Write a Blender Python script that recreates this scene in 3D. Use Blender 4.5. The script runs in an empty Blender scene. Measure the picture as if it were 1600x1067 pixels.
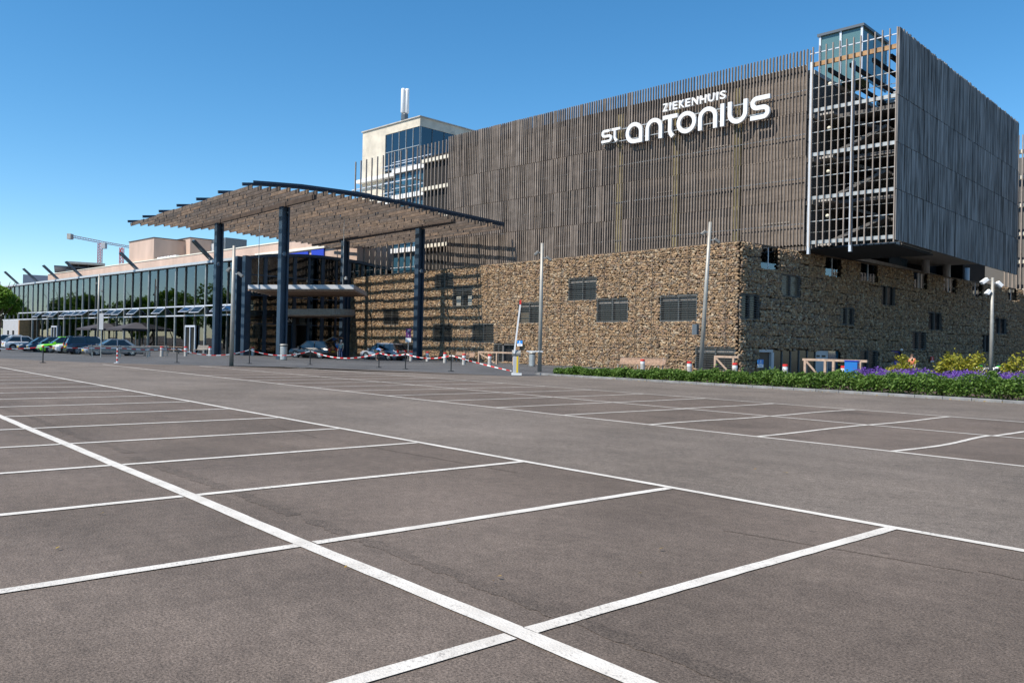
import bpy, bmesh, math, random
import numpy as np
from mathutils import Vector, Matrix
random.seed(7); rng = np.random.default_rng(7)
D = bpy.data; SC = bpy.context.scene; COL = SC.collection

# ------------------------------------------------------------------ camera
F, YAW, PITCH, ROLL, H = 1289.7, 0.8540895, 0.004905, 0.0212908, 1.6436
DL = 0.0810894                       # the upper block and glass wing are turned by this against the parking grid
CX, CY = 800.0, 533.5
fw = np.array([-math.sin(YAW)*math.cos(PITCH), math.cos(YAW)*math.cos(PITCH), math.sin(PITCH)])
r0 = np.array([math.cos(YAW), math.sin(YAW), 0.0]); u0 = np.cross(r0, fw)
rt = math.cos(ROLL)*r0 + math.sin(ROLL)*u0; up = -math.sin(ROLL)*r0 + math.cos(ROLL)*u0
cam = D.cameras.new('camera'); co = D.objects.new('camera', cam); COL.objects.link(co)
cam.sensor_width = 36; cam.lens = F/1600*36; cam.clip_end = 6000; cam.clip_start = .1
M = Matrix(((rt[0], up[0], -fw[0], 0), (rt[1], up[1], -fw[1], 0), (rt[2], up[2], -fw[2], H), (0, 0, 0, 1)))
co.matrix_world = M; SC.camera = co
# ------------------------------------------------------------------ sky, sun, exposure
SUN_T = Vector((.12, 1.0, -1.3)).normalized()
W = D.worlds.new('World'); SC.world = W; W.use_nodes = True
wn = W.node_tree.nodes; wl = W.node_tree.links
sky = wn.new('ShaderNodeTexSky'); sky.sky_type = 'NISHITA'; sky.sun_disc = False
sky.sun_elevation = math.asin(-SUN_T.z); sky.sun_rotation = math.atan2(-SUN_T.x, -SUN_T.y)
sky.air_density = 1.0; sky.dust_density = .1; sky.ozone_density = 3.2; sky.altitude = 900
hsw = wn.new('ShaderNodeHueSaturation'); hsw.inputs['Saturation'].default_value = 1.27; hsw.inputs['Hue'].default_value = .4925; wl.new(sky.outputs[0], hsw.inputs['Color']); wl.new(hsw.outputs[0], wn['Background'].inputs[0]); wn['Background'].inputs[1].default_value = .116
sl = D.lights.new('sun', 'SUN'); sl.energy = 4.2; sl.angle = math.radians(.53); sl.color = (1, .925, .81)
so = D.objects.new('sun', sl); COL.objects.link(so); so.rotation_euler = SUN_T.to_track_quat('-Z', 'Y').to_euler(); so.location = (0, -20, 60)
vs = SC.view_settings; vs.view_transform = 'Standard'; vs.look = 'None'; vs.gamma = 1; vs.exposure = 0.58
SC.cycles.max_bounces = 6; SC.cycles.transparent_max_bounces = 12; SC.cycles.caustics_reflective = False; SC.cycles.caustics_refractive = False

# ------------------------------------------------------------------ pixels to places
def ray(x, y): return fw + rt*(x-CX)/F - up*(y-CY)/F
O3 = np.array([0, 0, H])
def g(x, y, Z=0.0):
    d = ray(x, y); return O3 + d*(Z-H)/d[2]
def onp(x, y, n, k):
    d = ray(x, y); return O3 + d*(k-n@O3)/(n@d)
NY = np.array([0, 1., 0]); NX = np.array([1., 0, 0])
cU, sU = math.cos(DL), math.sin(DL); NUX = np.array([cU, sU, 0]); NUY = np.array([-sU, cU, 0])
def toU(P): return np.array([cU*P[0]+sU*P[1], -sU*P[0]+cU*P[1], P[2]])
def frU(x, y, z=0): return (cU*x-sU*y, sU*x+cU*y, z)
def uy(px, py, Y): return toU(onp(px, py, NUY, Y))
def ux(px, py, X): return toU(onp(px, py, NUX, X))
def az(px, y, sl=0.0, c=0.0):
    """ground point below pixel column px on the row y = y + sl*(x-c)"""
    d = ray(px, 535); t = d[0]/d[1]; x = t*(y-sl*c)/(1-sl*t); return x, y+sl*(x-c)

# ------------------------------------------------------------------ materials
MATS = {}
def mat(name, c, rough=.7, metal=0, var=0.0, scale=4.0, c2=None, bump=0.0, bscale=None, spec=.5, island=0.0, stretch=None, detail=6):
    m = D.materials.new(name); m.use_nodes = True; nt = m.node_tree; n = nt.nodes; l = nt.links
    b = n['Principled BSDF']; b.inputs['Roughness'].default_value = rough; b.inputs['Metallic'].default_value = metal
    b.inputs['Specular IOR Level'].default_value = spec
    b.inputs['Base Color'].default_value = (*c, 1)
    tc = n.new('ShaderNodeTexCoord'); vec = tc.outputs['Object']
    if stretch:
        mp = n.new('ShaderNodeMapping'); mp.inputs['Scale'].default_value = stretch; l.new(vec, mp.inputs[0]); vec = mp.outputs[0]
    col = None
    if var or c2:
        t = n.new('ShaderNodeTexNoise'); t.inputs['Scale'].default_value = scale; t.inputs['Detail'].default_value = detail
        l.new(vec, t.inputs['Vector'])
        r = n.new('ShaderNodeValToRGB'); r.color_ramp.elements[0].position = .32; r.color_ramp.elements[1].position = .68
        a = c2 if c2 else tuple(x*(1-var) for x in c); e = c if c2 else tuple(min(1, x*(1+var)) for x in c)
        r.color_ramp.elements[0].color = (*a, 1); r.color_ramp.elements[1].color = (*e, 1)
        l.new(t.outputs[0], r.inputs[0]); col = r.outputs[0]
    if island:
        ge = n.new('ShaderNodeNewGeometry'); oi = n.new('ShaderNodeObjectInfo'); ad = n.new('ShaderNodeMath'); ad.operation = 'ADD'
        l.new(ge.outputs['Random Per Island'], ad.inputs[0]); l.new(oi.outputs['Random'], ad.inputs[1])
        fr = n.new('ShaderNodeMath'); fr.operation = 'FRACT'; l.new(ad.outputs[0], fr.inputs[0])
        mr = n.new('ShaderNodeMapRange'); mr.inputs['To Min'].default_value = 1-island; mr.inputs['To Max'].default_value = 1+island
        l.new(fr.outputs[0], mr.inputs[0])
        hs = n.new('ShaderNodeHueSaturation'); l.new(mr.outputs[0], hs.inputs['Value'])
        if col: l.new(col, hs.inputs['Color'])
        else: hs.inputs['Color'].default_value = (*c, 1)
        col = hs.outputs[0]
    if col: l.new(col, b.inputs['Base Color'])
    if bump:
        t2 = n.new('ShaderNodeTexNoise'); t2.inputs['Scale'].default_value = bscale or scale*6; t2.inputs['Detail'].default_value = 4; l.new(vec, t2.inputs['Vector'])
        bp = n.new('ShaderNodeBump'); bp.inputs['Strength'].default_value = bump; bp.inputs['Distance'].default_value = .02
        l.new(t2.outputs[0], bp.inputs['Height']); l.new(bp.outputs[0], b.inputs['Normal'])
    MATS[name] = m; return m
def ramp_island(name, cols, rough=.85, noise=.25, nscale=9, bump=.4):
    """each loose piece takes its own colour from a list"""
    m = D.materials.new(name); m.use_nodes = True; nt = m.node_tree; n = nt.nodes; l = nt.links; b = n['Principled BSDF']
    b.inputs['Roughness'].default_value = rough; b.inputs['Specular IOR Level'].default_value = .25
    ge = n.new('ShaderNodeNewGeometry'); oi = n.new('ShaderNodeObjectInfo'); ad = n.new('ShaderNodeMath'); ad.operation = 'ADD'
    l.new(ge.outputs['Random Per Island'], ad.inputs[0]); l.new(oi.outputs['Random'], ad.inputs[1])
    fr = n.new('ShaderNodeMath'); fr.operation = 'FRACT'; l.new(ad.outputs[0], fr.inputs[0])
    r = n.new('ShaderNodeValToRGB'); el = r.color_ramp.elements
    for i, c in enumerate(cols):
        p = i/(len(cols)-1)
        e = el[0] if i == 0 else (el[-1] if i == len(cols)-1 else el.new(p)); e.position = p; e.color = (*c, 1)
    l.new(fr.outputs[0], r.inputs[0])
    tc = n.new('ShaderNodeTexCoord'); t = n.new('ShaderNodeTexNoise'); t.inputs['Scale'].default_value = nscale; t.inputs['Detail'].default_value = 5
    l.new(tc.outputs['Object'], t.inputs['Vector'])
    mr = n.new('ShaderNodeMapRange'); mr.inputs['From Min'].default_value = .3; mr.inputs['From Max'].default_value = .7; mr.inputs['To Min'].default_value = 1-noise; mr.inputs['To Max'].default_value = 1+noise
    l.new(t.outputs[0], mr.inputs[0]); hs = n.new('ShaderNodeHueSaturation'); l.new(mr.outputs[0], hs.inputs['Value']); l.new(r.outputs[0], hs.inputs['Color']); l.new(hs.outputs[0], b.inputs['Base Color'])
    if bump:
        bp = n.new('ShaderNodeBump'); bp.inputs['Strength'].default_value = bump; bp.inputs['Distance'].default_value = .03; l.new(t.outputs[0], bp.inputs['Height']); l.new(bp.outputs[0], b.inputs['Normal'])
    MATS[name] = m; return m
def glass(name, tint, refl=1.0, rough=.015):
    m = D.materials.new(name); m.use_nodes = True; nt = m.node_tree; n = nt.nodes; l = nt.links; n.remove(n['Principled BSDF'])
    tr = n.new('ShaderNodeBsdfTransparent'); tr.inputs[0].default_value = (*tint, 1)
    gl = n.new('ShaderNodeBsdfGlossy'); gl.inputs['Roughness'].default_value = rough; gl.inputs[0].default_value = (.9*refl, .95*refl, 1*refl, 1)
    fr = n.new('ShaderNodeFresnel'); fr.inputs[0].default_value = 2.1
    mx = n.new('ShaderNodeMixShader'); l.new(fr.outputs[0], mx.inputs[0]); l.new(tr.outputs[0], mx.inputs[1]); l.new(gl.outputs[0], mx.inputs[2])
    l.new(mx.outputs[0], n['Material Output'].inputs[0]); MATS[name] = m; return m
def leafmat(name, cols):
    m = ramp_island(name, cols, rough=.55, noise=.15, nscale=2, bump=0); nt = m.node_tree; n = nt.nodes; l = nt.links; b = n['Principled BSDF']
    src = b.inputs['Base Color'].links[0].from_socket
    tl = n.new('ShaderNodeBsdfTranslucent'); l.new(src, tl.inputs[0]); mx = n.new('ShaderNodeMixShader'); mx.inputs[0].default_value = .3
    l.new(b.outputs[0], mx.inputs[1]); l.new(tl.outputs[0], mx.inputs[2]); l.new(mx.outputs[0], n['Material Output'].inputs[0]); return m
def asphalt(name, c, worn, crack=True):
    m = D.materials.new(name); m.use_nodes = True; nt = m.node_tree; n = nt.nodes; l = nt.links; b = n['Principled BSDF']
    b.inputs['Roughness'].default_value = .88; b.inputs['Specular IOR Level'].default_value = .3
    tc = n.new('ShaderNodeTexCoord')
    def noise(s, det, rgh=.6, st=None):
        t = n.new('ShaderNodeTexNoise'); t.inputs['Scale'].default_value = s; t.inputs['Detail'].default_value = det; t.inputs['Roughness'].default_value = rgh
        if st:
            mp = n.new('ShaderNodeMapping'); mp.inputs['Scale'].default_value = st; l.new(tc.outputs['Object'], mp.inputs[0]); l.new(mp.outputs[0], t.inputs['Vector'])
        else: l.new(tc.outputs['Object'], t.inputs['Vector'])
        return t.outputs[0]
    def remap(s, a, b_, lo, hi):
        q = n.new('ShaderNodeMapRange'); q.inputs['From Min'].default_value = a; q.inputs['From Max'].default_value = b_; q.inputs['To Min'].default_value = lo; q.inputs['To Max'].default_value = hi; l.new(s, q.inputs[0]); return q.outputs[0]
    def mul(a, b_):
        q = n.new('ShaderNodeMath'); q.operation = 'MULTIPLY'; l.new(a, q.inputs[0]); l.new(b_, q.inputs[1]); return q.outputs[0]
    v = mul(remap(noise(.35, 4), .35, .65, .84, 1.16), remap(noise(62, 4, .75), .36, .64, .45, 1.55))
    v = mul(v, remap(noise(1.0, 5, .65, (.12, 1.6, 1)), .3, .7, .93, 1.07))
    v = mul(v, remap(noise(9, 6, .7), .33, .67, .82, 1.18)); v = mul(v, remap(noise(2.2, 5), .33, .67, .92, 1.08)); v = mul(v, remap(noise(190, 2, .6), .4, .6, .75, 1.25))
    vo = n.new('ShaderNodeTexVoronoi'); vo.inputs['Scale'].default_value = 1.1; vo.inputs['Randomness'].default_value = 1; l.new(tc.outputs['Object'], vo.inputs['Vector'])
    v = mul(v, remap(vo.outputs['Distance'], .015, .06, .6, 1.0))
    wv = n.new('ShaderNodeVectorMath'); wv.operation = 'MULTIPLY_ADD'; wv.inputs[1].default_value = (1.6, 1.6, 0); nz = n.new('ShaderNodeTexNoise'); nz.inputs['Scale'].default_value = 1.3; nz.inputs['Detail'].default_value = 4; l.new(tc.outputs['Object'], nz.inputs['Vector']); l.new(nz.outputs['Color'], wv.inputs[0]); l.new(tc.outputs['Object'], wv.inputs[2])
    vo2 = n.new('ShaderNodeTexVoronoi'); vo2.inputs['Scale'].default_value = .33; l.new(wv.outputs[0], vo2.inputs['Vector']); v = mul(v, remap(vo2.outputs['Distance'], .05, .26, .76, 1.0))
    mx = n.new('ShaderNodeMix'); mx.data_type = 'RGBA'; mx.inputs['A'].default_value = (*c, 1); mx.inputs['B'].default_value = (*worn, 1)
    l.new(remap(noise(.16, 5), .4, .62, 0, 1), mx.inputs['Factor'])
    hs = n.new('ShaderNodeHueSaturation'); l.new(v, hs.inputs['Value']); l.new(mx.outputs['Result'], hs.inputs['Color']); l.new(hs.outputs[0], b.inputs['Base Color'])
    bp = n.new('ShaderNodeBump'); bp.inputs['Strength'].default_value = .55; bp.inputs['Distance'].default_value = .012; l.new(noise(85, 3, .7), bp.inputs['Height']); l.new(bp.outputs[0], b.inputs['Normal'])
    MATS[name] = m; return m

asphalt('asphalt_bay', (.120, .094, .076), (.139, .110, .091)); asphalt('asphalt_lane', (.146, .121, .101), (.166, .139, .118))
asphalt('plaza', (.085, .085, .088), (.10, .10, .102)); asphalt('asphalt_seam', (.098, .077, .062), (.116, .092, .076))
mat('kerb_grey', (.21, .21, .21), .85, var=.2, scale=3, island=.12); mat('soil', (.09, .06, .04), .95, var=.4, scale=6)
def paint_line():
    m = mat('line_paint', (.70, .66, .60), .65, c2=(.56, .52, .465), scale=3.5, bump=.4, bscale=70); nt = m.node_tree; n = nt.nodes; l = nt.links; b = n['Principled BSDF']; src = b.inputs['Base Color'].links[0].from_socket
    tc = n.new('ShaderNodeTexCoord'); t = n.new('ShaderNodeTexNoise'); t.inputs['Scale'].default_value = 38; t.inputs['Detail'].default_value = 7; t.inputs['Roughness'].default_value = .75; l.new(tc.outputs['Object'], t.inputs['Vector'])
    t2 = n.new('ShaderNodeTexNoise'); t2.inputs['Scale'].default_value = 1.7; t2.inputs['Detail'].default_value = 4; l.new(tc.outputs['Object'], t2.inputs['Vector'])
    ad = n.new('ShaderNodeMath'); ad.operation = 'MULTIPLY_ADD'; ad.inputs[1].default_value = .35; l.new(t2.outputs[0], ad.inputs[0]); l.new(t.outputs[0], ad.inputs[2])
    q = n.new('ShaderNodeMapRange'); q.inputs['From Min'].default_value = .735; q.inputs['From Max'].default_value = .83; q.inputs['To Max'].default_value = .75; l.new(ad.outputs[0], q.inputs[0])
    mx = n.new('ShaderNodeMix'); mx.data_type = 'RGBA'; mx.inputs['B'].default_value = (.16, .14, .125, 1); l.new(src, mx.inputs['A']); l.new(q.outputs[0], mx.inputs['Factor']); l.new(mx.outputs['Result'], b.inputs['Base Color'])
paint_line()
ramp_island('stone', [(.15, .105, .07), (.34, .225, .128), (.25, .17, .105), (.42, .285, .168), (.27, .17, .11), (.21, .17, .135), (.35, .23, .13), (.46, .37, .26), (.16, .115, .08), (.33, .225, .13)], noise=.3, nscale=14)
mat('stone_core', (.12, .09, .065), .95); mat('wire', (.10, .09, .08), .5, .6)
ramp_island('slat_wood', [(.175, .143, .120), (.26, .215, .182), (.21, .173, .147), (.30, .248, .21), (.23, .19, .16), (.28, .238, .206)], rough=.8, noise=.22, nscale=1.5, bump=.15)
m = mat('slat_side', (.27, .255, .245), .8, c2=(.075, .066, .06), scale=1.3, island=.30, stretch=(3, 3, .28)); m.node_tree.nodes['Color Ramp'].color_ramp.elements[1].position = .58; m.node_tree.nodes['Color Ramp'].color_ramp.elements[0].position = .33
ramp_island('slat_light', [(.27, .225, .195), (.34, .285, .245), (.30, .25, .215)], rough=.75, noise=.15, nscale=2, bump=.1)
ramp_island('canopy_wood', [(.085, .068, .055), (.14, .106, .082), (.108, .084, .068), (.19, .135, .095), (.122, .096, .078), (.10, .082, .07)], rough=.75, noise=.35, nscale=3, bump=.2)
mat('board_brown', (.16, .131, .11), .85, var=.3, scale=2.5, stretch=(.35, 1, 1.6)); mat('orange_wood', (.38, .22, .10), .6, var=.25, scale=3); mat('bench_wood', (.36, .24, .17), .7, var=.25, scale=6, island=.2); mat('bench_grey', (.28, .25, .22), .8, var=.2, scale=6, island=.2)
mat('fence_wood', (.42, .30, .22), .8, var=.2, scale=5)
mat('steel_blue', (.036, .060, .092), .45, .2, var=.15, scale=1.2); mat('steel_white', (.62, .66, .72), .45, .2, var=.08, scale=2)
mat('galv', (.50, .50, .48), .45, .6, var=.12, scale=3); mat('lamp_pole', (.36, .345, .31), .5, .3, var=.1, scale=3)
mat('concrete', (.62, .56, .46), .85, var=.14, scale=.9, bump=.15, bscale=20); mat('soffit_tan', (.48, .42, .35), .85); mat('slab', (.45, .43, .40), .85, var=.15, scale=1.5)
mat('pink_concrete', (.50, .365, .295), .9, var=.14, scale=.5, bump=.1, bscale=8, stretch=(1, 1, .35)); mat('cream_edge', (.72, .68, .58), .8)
mat('dark_inside', (.016, .015, .015), .95); mat('inside_grey', (.13, .125, .12), .9); mat('yellow_moss', (.20, .17, .09), .9, var=.3, scale=2)  # dark_inside is near black, also painting deep shade in the voids
mat('bar_grey', (.22, .215, .20), .5, .4); mat('white', (.80, .80, .80), .4); mat('white_panel', (.78, .78, .77), .5, var=.04, scale=1); mat('black', (.012, .012, .013), .5); mat('rubber', (.02, .02, .021), .85)
mat('chrome', (.7, .7, .7), .25, .9); mat('red', (.65, .03, .025), .5); mat('red_glass', (.55, .01, .012), .2); mat('yellow', (.80, .55, .03), .5); mat('blue_sign', (.02, .22, .62), .4)
mat('machine_blue', (.015, .16, .50), .4); mat('royal_blue', (.01, .03, .45), .3); mat('plate', (.75, .50, .02), .5); mat('purple', (.10, .015, .12), .5)
mat('grey_panel', (.46, .47, .49), .6, var=.06, scale=1); mat('brown_panel', (.075, .055, .045), .8, var=.2, scale=2); mat('roof_grey', (.50, .53, .56), .5, .2, var=.06, scale=2)
mat('green_inside', (.20, .42, .13), .7); mat('pale_green', (.40, .55, .36), .7); mat('tan_inside', (.34, .24, .10), .8, var=.2, scale=2); mat('umbrella', (.045, .042, .05), .85)
mat('crane_red', (.50, .05, .05), .6); mat('far_grey', (.34, .36, .40), .8, var=.06, scale=.3); mat('far_dark', (.10, .12, .14), .4)
mat('window_dark', (.012, .013, .015), .18, spec=.35); mat('window_blue', (.03, .09, .14), .05, spec=1); mat('window_tan', (.20, .16, .11), .3)
mat('teal_glass', (.10, .19, .20), .08, spec=.6); mat('strut_glass', (.02, .055, .06), .12, spec=.8); mat('hopper_glass', (.16, .33, .55), .04, .9, spec=1.0)  # hopper_glass: blue metal tint paints the reflected sky into the panes
mat('lampglass', (.75, .70, .55), .3); mat('bark', (.10, .07, .05), .9, var=.3, scale=6); mat('skin', (.55, .33, .24), .6); mat('hair_grey', (.45, .44, .42), .8); mat('hair_brown', (.09, .05, .03), .8)
mat('shirt_blue', (.10, .26, .60), .8); mat('shirt_grey', (.26, .32, .28), .85); mat('jeans', (.03, .05, .13), .85); mat('khaki', (.50, .36, .20), .85); mat('cloth_white', (.75, .75, .76), .85); mat('orange_cloth', (.70, .20, .09), .8); mat('trouser_grey', (.22, .25, .30), .85)
mat('bike_green', (.04, .60, .05), .5); mat('bike_dark', (.03, .032, .036), .4, .4)
for nm, c in dict(white=(.75, .76, .78), navy=(.012, .026, .06), green=(.20, .72, .015), silver=(.30, .31, .33), black=(.006, .007, .010), grey=(.34, .34, .36)).items():
    mm = mat('paint_'+nm, c, .28, .25 if nm in ('silver', 'grey') else 0); mm.node_tree.nodes['Principled BSDF'].inputs['Coat Weight'].default_value = .7; mm.node_tree.nodes['Principled BSDF'].inputs['Coat Roughness'].default_value = .05
mat('car_glass', (.012, .016, .02), .04, spec=.9); mat('headlight', (.72, .74, .76), .12, .3)
glass('curtain_glass', (.42, .48, .44)); glass('entrance_glass', (.55, .60, .57)); glass('tower_glass', (.22, .30, .36)); glass('lift_glass', (.62, .78, .78))
leafmat('leaf_hedge', [(.045, .10, .016), (.115, .205, .034), (.08, .155, .025), (.17, .27, .055), (.10, .18, .034), (.06, .125, .02)])
leafmat('leaf_tree', [(.09, .19, .025), (.16, .28, .035), (.12, .23, .03), (.20, .33, .05)]); MATS['leaf_tree'].node_tree.nodes['Mix Shader'].inputs[0].default_value = .5
leafmat('leaf_yellow', [(.22, .22, .02), (.34, .33, .04), (.28, .24, .02), (.40, .38, .06), (.15, .18, .02)])
leafmat('lavender_flower', [(.14, .06, .34), (.22, .11, .46), (.18, .08, .40), (.28, .16, .52)])
leafmat('lavender_leaf', [(.08, .12, .05), (.12, .16, .07)]); leafmat('dry_leaf', [(.35, .22, .05), (.45, .33, .08), (.30, .16, .04)])
# red and white bands along a local coordinate
def banded(name, ca, cb, period, axis):
    m = D.materials.new(name); m.use_nodes = True; n = m.node_tree.nodes; l = m.node_tree.links; b = n['Principled BSDF']; b.inputs['Roughness'].default_value = .45
    at = n.new('ShaderNodeUVMap') if axis == 'uv' else n.new('ShaderNodeTexCoord'); sx = n.new('ShaderNodeSeparateXYZ')
    l.new(at.outputs[0] if axis == 'uv' else at.outputs['Object'], sx.inputs[0])
    d = n.new('ShaderNodeMath'); d.operation = 'DIVIDE'; d.inputs[1].default_value = period; l.new(sx.outputs[0 if axis == 'uv' else 'XYZ'.index(axis)], d.inputs[0])
    f = n.new('ShaderNodeMath'); f.operation = 'FRACT'; l.new(d.outputs[0], f.inputs[0]); k = n.new('ShaderNodeMath'); k.operation = 'GREATER_THAN'; k.inputs[1].default_value = .5; l.new(f.outputs[0], k.inputs[0])
    mx = n.new('ShaderNodeMix'); mx.data_type = 'RGBA'; mx.inputs['A'].default_value = (*ca, 1); mx.inputs['B'].default_value = (*cb, 1); l.new(k.outputs[0], mx.inputs['Factor']); l.new(mx.outputs['Result'], b.inputs['Base Color']); MATS[name] = m
banded('tape', (.78, .78, .78), (.70, .025, .02), .62, 'uv'); banded('striped_post', (.75, .75, .75), (.65, .03, .02), .27, 'Z')

# ------------------------------------------------------------------ builders
class MB:
    def __init__(s): s.v = []; s.f = []
    def add(s, vs, fs):
        o = len(s.v); s.v += [tuple(map(float, p)) for p in vs]; s.f += [tuple(i+o for i in q) for q in fs]; return s
    def box(s, x0, x1, y0, y1, z0, z1):
        return s.add([(x0, y0, z0), (x1, y0, z0), (x1, y1, z0), (x0, y1, z0), (x0, y0, z1), (x1, y0, z1), (x1, y1, z1), (x0, y1, z1)],
                     [(0, 3, 2, 1), (4, 5, 6, 7), (0, 1, 5, 4), (1, 2, 6, 5), (2, 3, 7, 6), (3, 0, 4, 7)])
    def bar(s, a, b, w, h, upv=(0, 0, 1)):
        a = Vector(a); b = Vector(b); d = (b-a).normalized(); u = Vector(upv)
        if abs(d.dot(u)) > .99: u = Vector((0, 1, 0))
        sd = d.cross(u).normalized(); u = sd.cross(d).normalized(); P = []
        for p in (a, b):
            for i, j in ((-1, -1), (1, -1), (1, 1), (-1, 1)): P.append(p+sd*(i*w/2)+u*(j*h/2))
        return s.add(P, [(0, 3, 2, 1), (4, 5, 6, 7), (0, 1, 5, 4), (1, 2, 6, 5), (2, 3, 7, 6), (3, 0, 4, 7)])
    def tube(s, pts, rad, n=8, cap=True):
        pts = [Vector(p) for p in pts]; R = rad if isinstance(rad, (list, tuple)) else [rad]*len(pts); rings = []
        for i, p in enumerate(pts):
            d = (pts[min(i+1, len(pts)-1)]-pts[max(i-1, 0)]).normalized(); u = Vector((0, 0, 1)) if abs(d.z) < .95 else Vector((1, 0, 0))
            a = d.cross(u).normalized(); b = a.cross(d)
            rings.append([p+(a*math.cos(2*math.pi*k/n)+b*math.sin(2*math.pi*k/n))*R[i] for k in range(n)])
        V = [q for r in rings for q in r]; Fs = []
        for i in range(len(pts)-1):
            for k in range(n): Fs.append((i*n+k, i*n+(k+1) % n, (i+1)*n+(k+1) % n, (i+1)*n+k))
        if cap: Fs += [tuple(range(n))[::-1], tuple((len(pts)-1)*n+k for k in range(n))]
        return s.add(V, Fs)
    def lathe(s, prof, c=(0, 0, 0), n=14):
        V = [(c[0]+r*math.cos(2*math.pi*k/n), c[1]+r*math.sin(2*math.pi*k/n), c[2]+z) for r, z in prof for k in range(n)]
        Fs = [(i*n+k, i*n+(k+1) % n, (i+1)*n+(k+1) % n, (i+1)*n+k) for i in range(len(prof)-1) for k in range(n)]
        return s.add(V, Fs+[tuple(range(n))[::-1], tuple((len(prof)-1)*n+k for k in range(n))])
    def prism(s, poly, z0, z1):
        n = len(poly); V = [(x, y, z0) for x, y in poly]+[(x, y, z1) for x, y in poly]
        return s.add(V, [tuple(range(n))[::-1], tuple(range(n, 2*n))]+[(i, (i+1) % n, n+(i+1) % n, n+i) for i in range(n)])
    def loft(s, secs):
        n = len(secs[0]); V = [p for q in secs for p in q]; Fs = [(i*n+k, i*n+(k+1) % n, (i+1)*n+(k+1) % n, (i+1)*n+k) for i in range(len(secs)-1) for k in range(n)]
        return s.add(V, Fs+[tuple(range(n))[::-1], tuple((len(secs)-1)*n+k for k in range(n))])
    def mesh(s, name, m, smooth=False, bevel=0):
        me = D.meshes.new(name); me.from_pydata(s.v, [], s.f); me.materials.append(MATS[m])
        bm = bmesh.new(); bm.from_mesh(me); bmesh.ops.recalc_face_normals(bm, faces=bm.faces)
        if bevel: bmesh.ops.bevel(bm, geom=[e for e in bm.edges], offset=bevel, segments=1, affect='EDGES')
        bm.to_mesh(me); bm.free()
        if smooth:
            for p in me.polygons: p.use_smooth = True
        return me
    def build(s, name, m, parent=None, off=None, smooth=False, bevel=0):
        return link(name, s.mesh(name, m, smooth, bevel), parent, off)
def link(name, me, parent=None, off=None, rot=None, scale=None):
    o = D.objects.new(name, me); COL.objects.link(o)
    if parent is not None:
        o.parent = parent
        if off is None and parent.get('_b') is not None: off = [-q for q in parent['_b']]
    if off is not None: o.location = off
    if rot is not None: o.rotation_euler = rot
    if scale is not None: o.scale = scale
    return o
def tag(o, label, cat, group=None):
    o['label'] = label; o['category'] = cat
    if group: o['group'] = group
    return o
def thing(name, label, cat, loc=(0, 0, 0), rz=0, group=None):
    o = D.objects.new(name, None); COL.objects.link(o); o.location = loc; o.rotation_euler = (0, 0, rz); o.empty_display_size = .3
    return tag(o, label, cat, group)
def uthing(name, label, cat, base, group=None, rz=DL):
    """an Empty at the thing's base; its parts are modelled in the turned building frame (rz = DL) or the world frame (rz = 0)"""
    o = thing(name, label, cat, frU(*base) if rz else base, rz, group); o['_b'] = list(base); return o
def struct(o): o['kind'] = 'structure'; return o
def stuff(o): o['kind'] = 'stuff'; return o
def fastmesh(name, V, Fc, m, k=None):
    me = D.meshes.new(name); V = np.ascontiguousarray(V, np.float32); Fc = np.ascontiguousarray(Fc, np.int32); k = Fc.shape[1]
    me.vertices.add(len(V)); me.vertices.foreach_set('co', V.ravel()); me.loops.add(Fc.size); me.loops.foreach_set('vertex_index', Fc.ravel())
    me.polygons.add(len(Fc)); me.polygons.foreach_set('loop_start', np.arange(0, Fc.size, k, dtype=np.int32)); me.update(calc_edges=True); me.shade_flat(); me.materials.append(MATS[m]); return me
BOXF = np.array([(0, 3, 2, 1), (4, 5, 6, 7), (0, 1, 5, 4), (1, 2, 6, 5), (2, 3, 7, 6), (3, 0, 4, 7)])
def boxes(name, B, m):
    B = np.asarray(B, float); x0, x1, y0, y1, z0, z1 = B.T
    V = np.stack([np.stack(q, -1) for q in ((x0, y0, z0), (x1, y0, z0), (x1, y1, z0), (x0, y1, z0), (x0, y0, z1), (x1, y0, z1), (x1, y1, z1), (x0, y1, z1))], 1).reshape(-1, 3)
    return fastmesh(name, V, (BOXF[None]+8*np.arange(len(B))[:, None, None]).reshape(-1, 4), m)
def leaves(name, P, size, m, updown=.5, asp=.55):
    n = len(P); nrm = rng.normal(size=(n, 3)); nrm[:, 2] = np.abs(nrm[:, 2])+updown; nrm /= np.linalg.norm(nrm, axis=1)[:, None]
    t = rng.normal(size=(n, 3)); a = np.cross(nrm, t); a /= np.linalg.norm(a, axis=1)[:, None]; b = np.cross(nrm, a)
    s = (size*rng.uniform(.6, 1.35, n))[:, None]; mid = nrm*s*.12
    V = np.stack([P-a*s, P-b*s*asp+mid, P+a*s, P+b*s*asp+mid], 1).reshape(-1, 3)
    return fastmesh(name, V, np.arange(4*n).reshape(-1, 4), m)
ORD = ['first', 'second', 'third', 'fourth', 'fifth', 'sixth', 'seventh', 'eighth', 'ninth', 'tenth', 'eleventh', 'twelfth', 'thirteenth', 'fourteenth', 'fifteenth', 'sixteenth', 'seventeenth']
def text(name, s, size, m, parent, mtx, ext=.01, bold=0):
    cu = D.curves.new(name, 'FONT'); cu.body = s; cu.size = size; cu.extrude = ext; cu.offset = bold; cu.align_x = 'CENTER'; cu.align_y = 'CENTER'
    t = D.objects.new(name, cu); COL.objects.link(t); bpy.context.view_layer.update()
    me = D.meshes.new_from_object(t.evaluated_get(bpy.context.evaluated_depsgraph_get())); D.objects.remove(t); me.materials.clear(); me.materials.append(MATS[m])
    o = link(name, me, parent, off=(0, 0, 0)); o.matrix_local = mtx; return o
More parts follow.
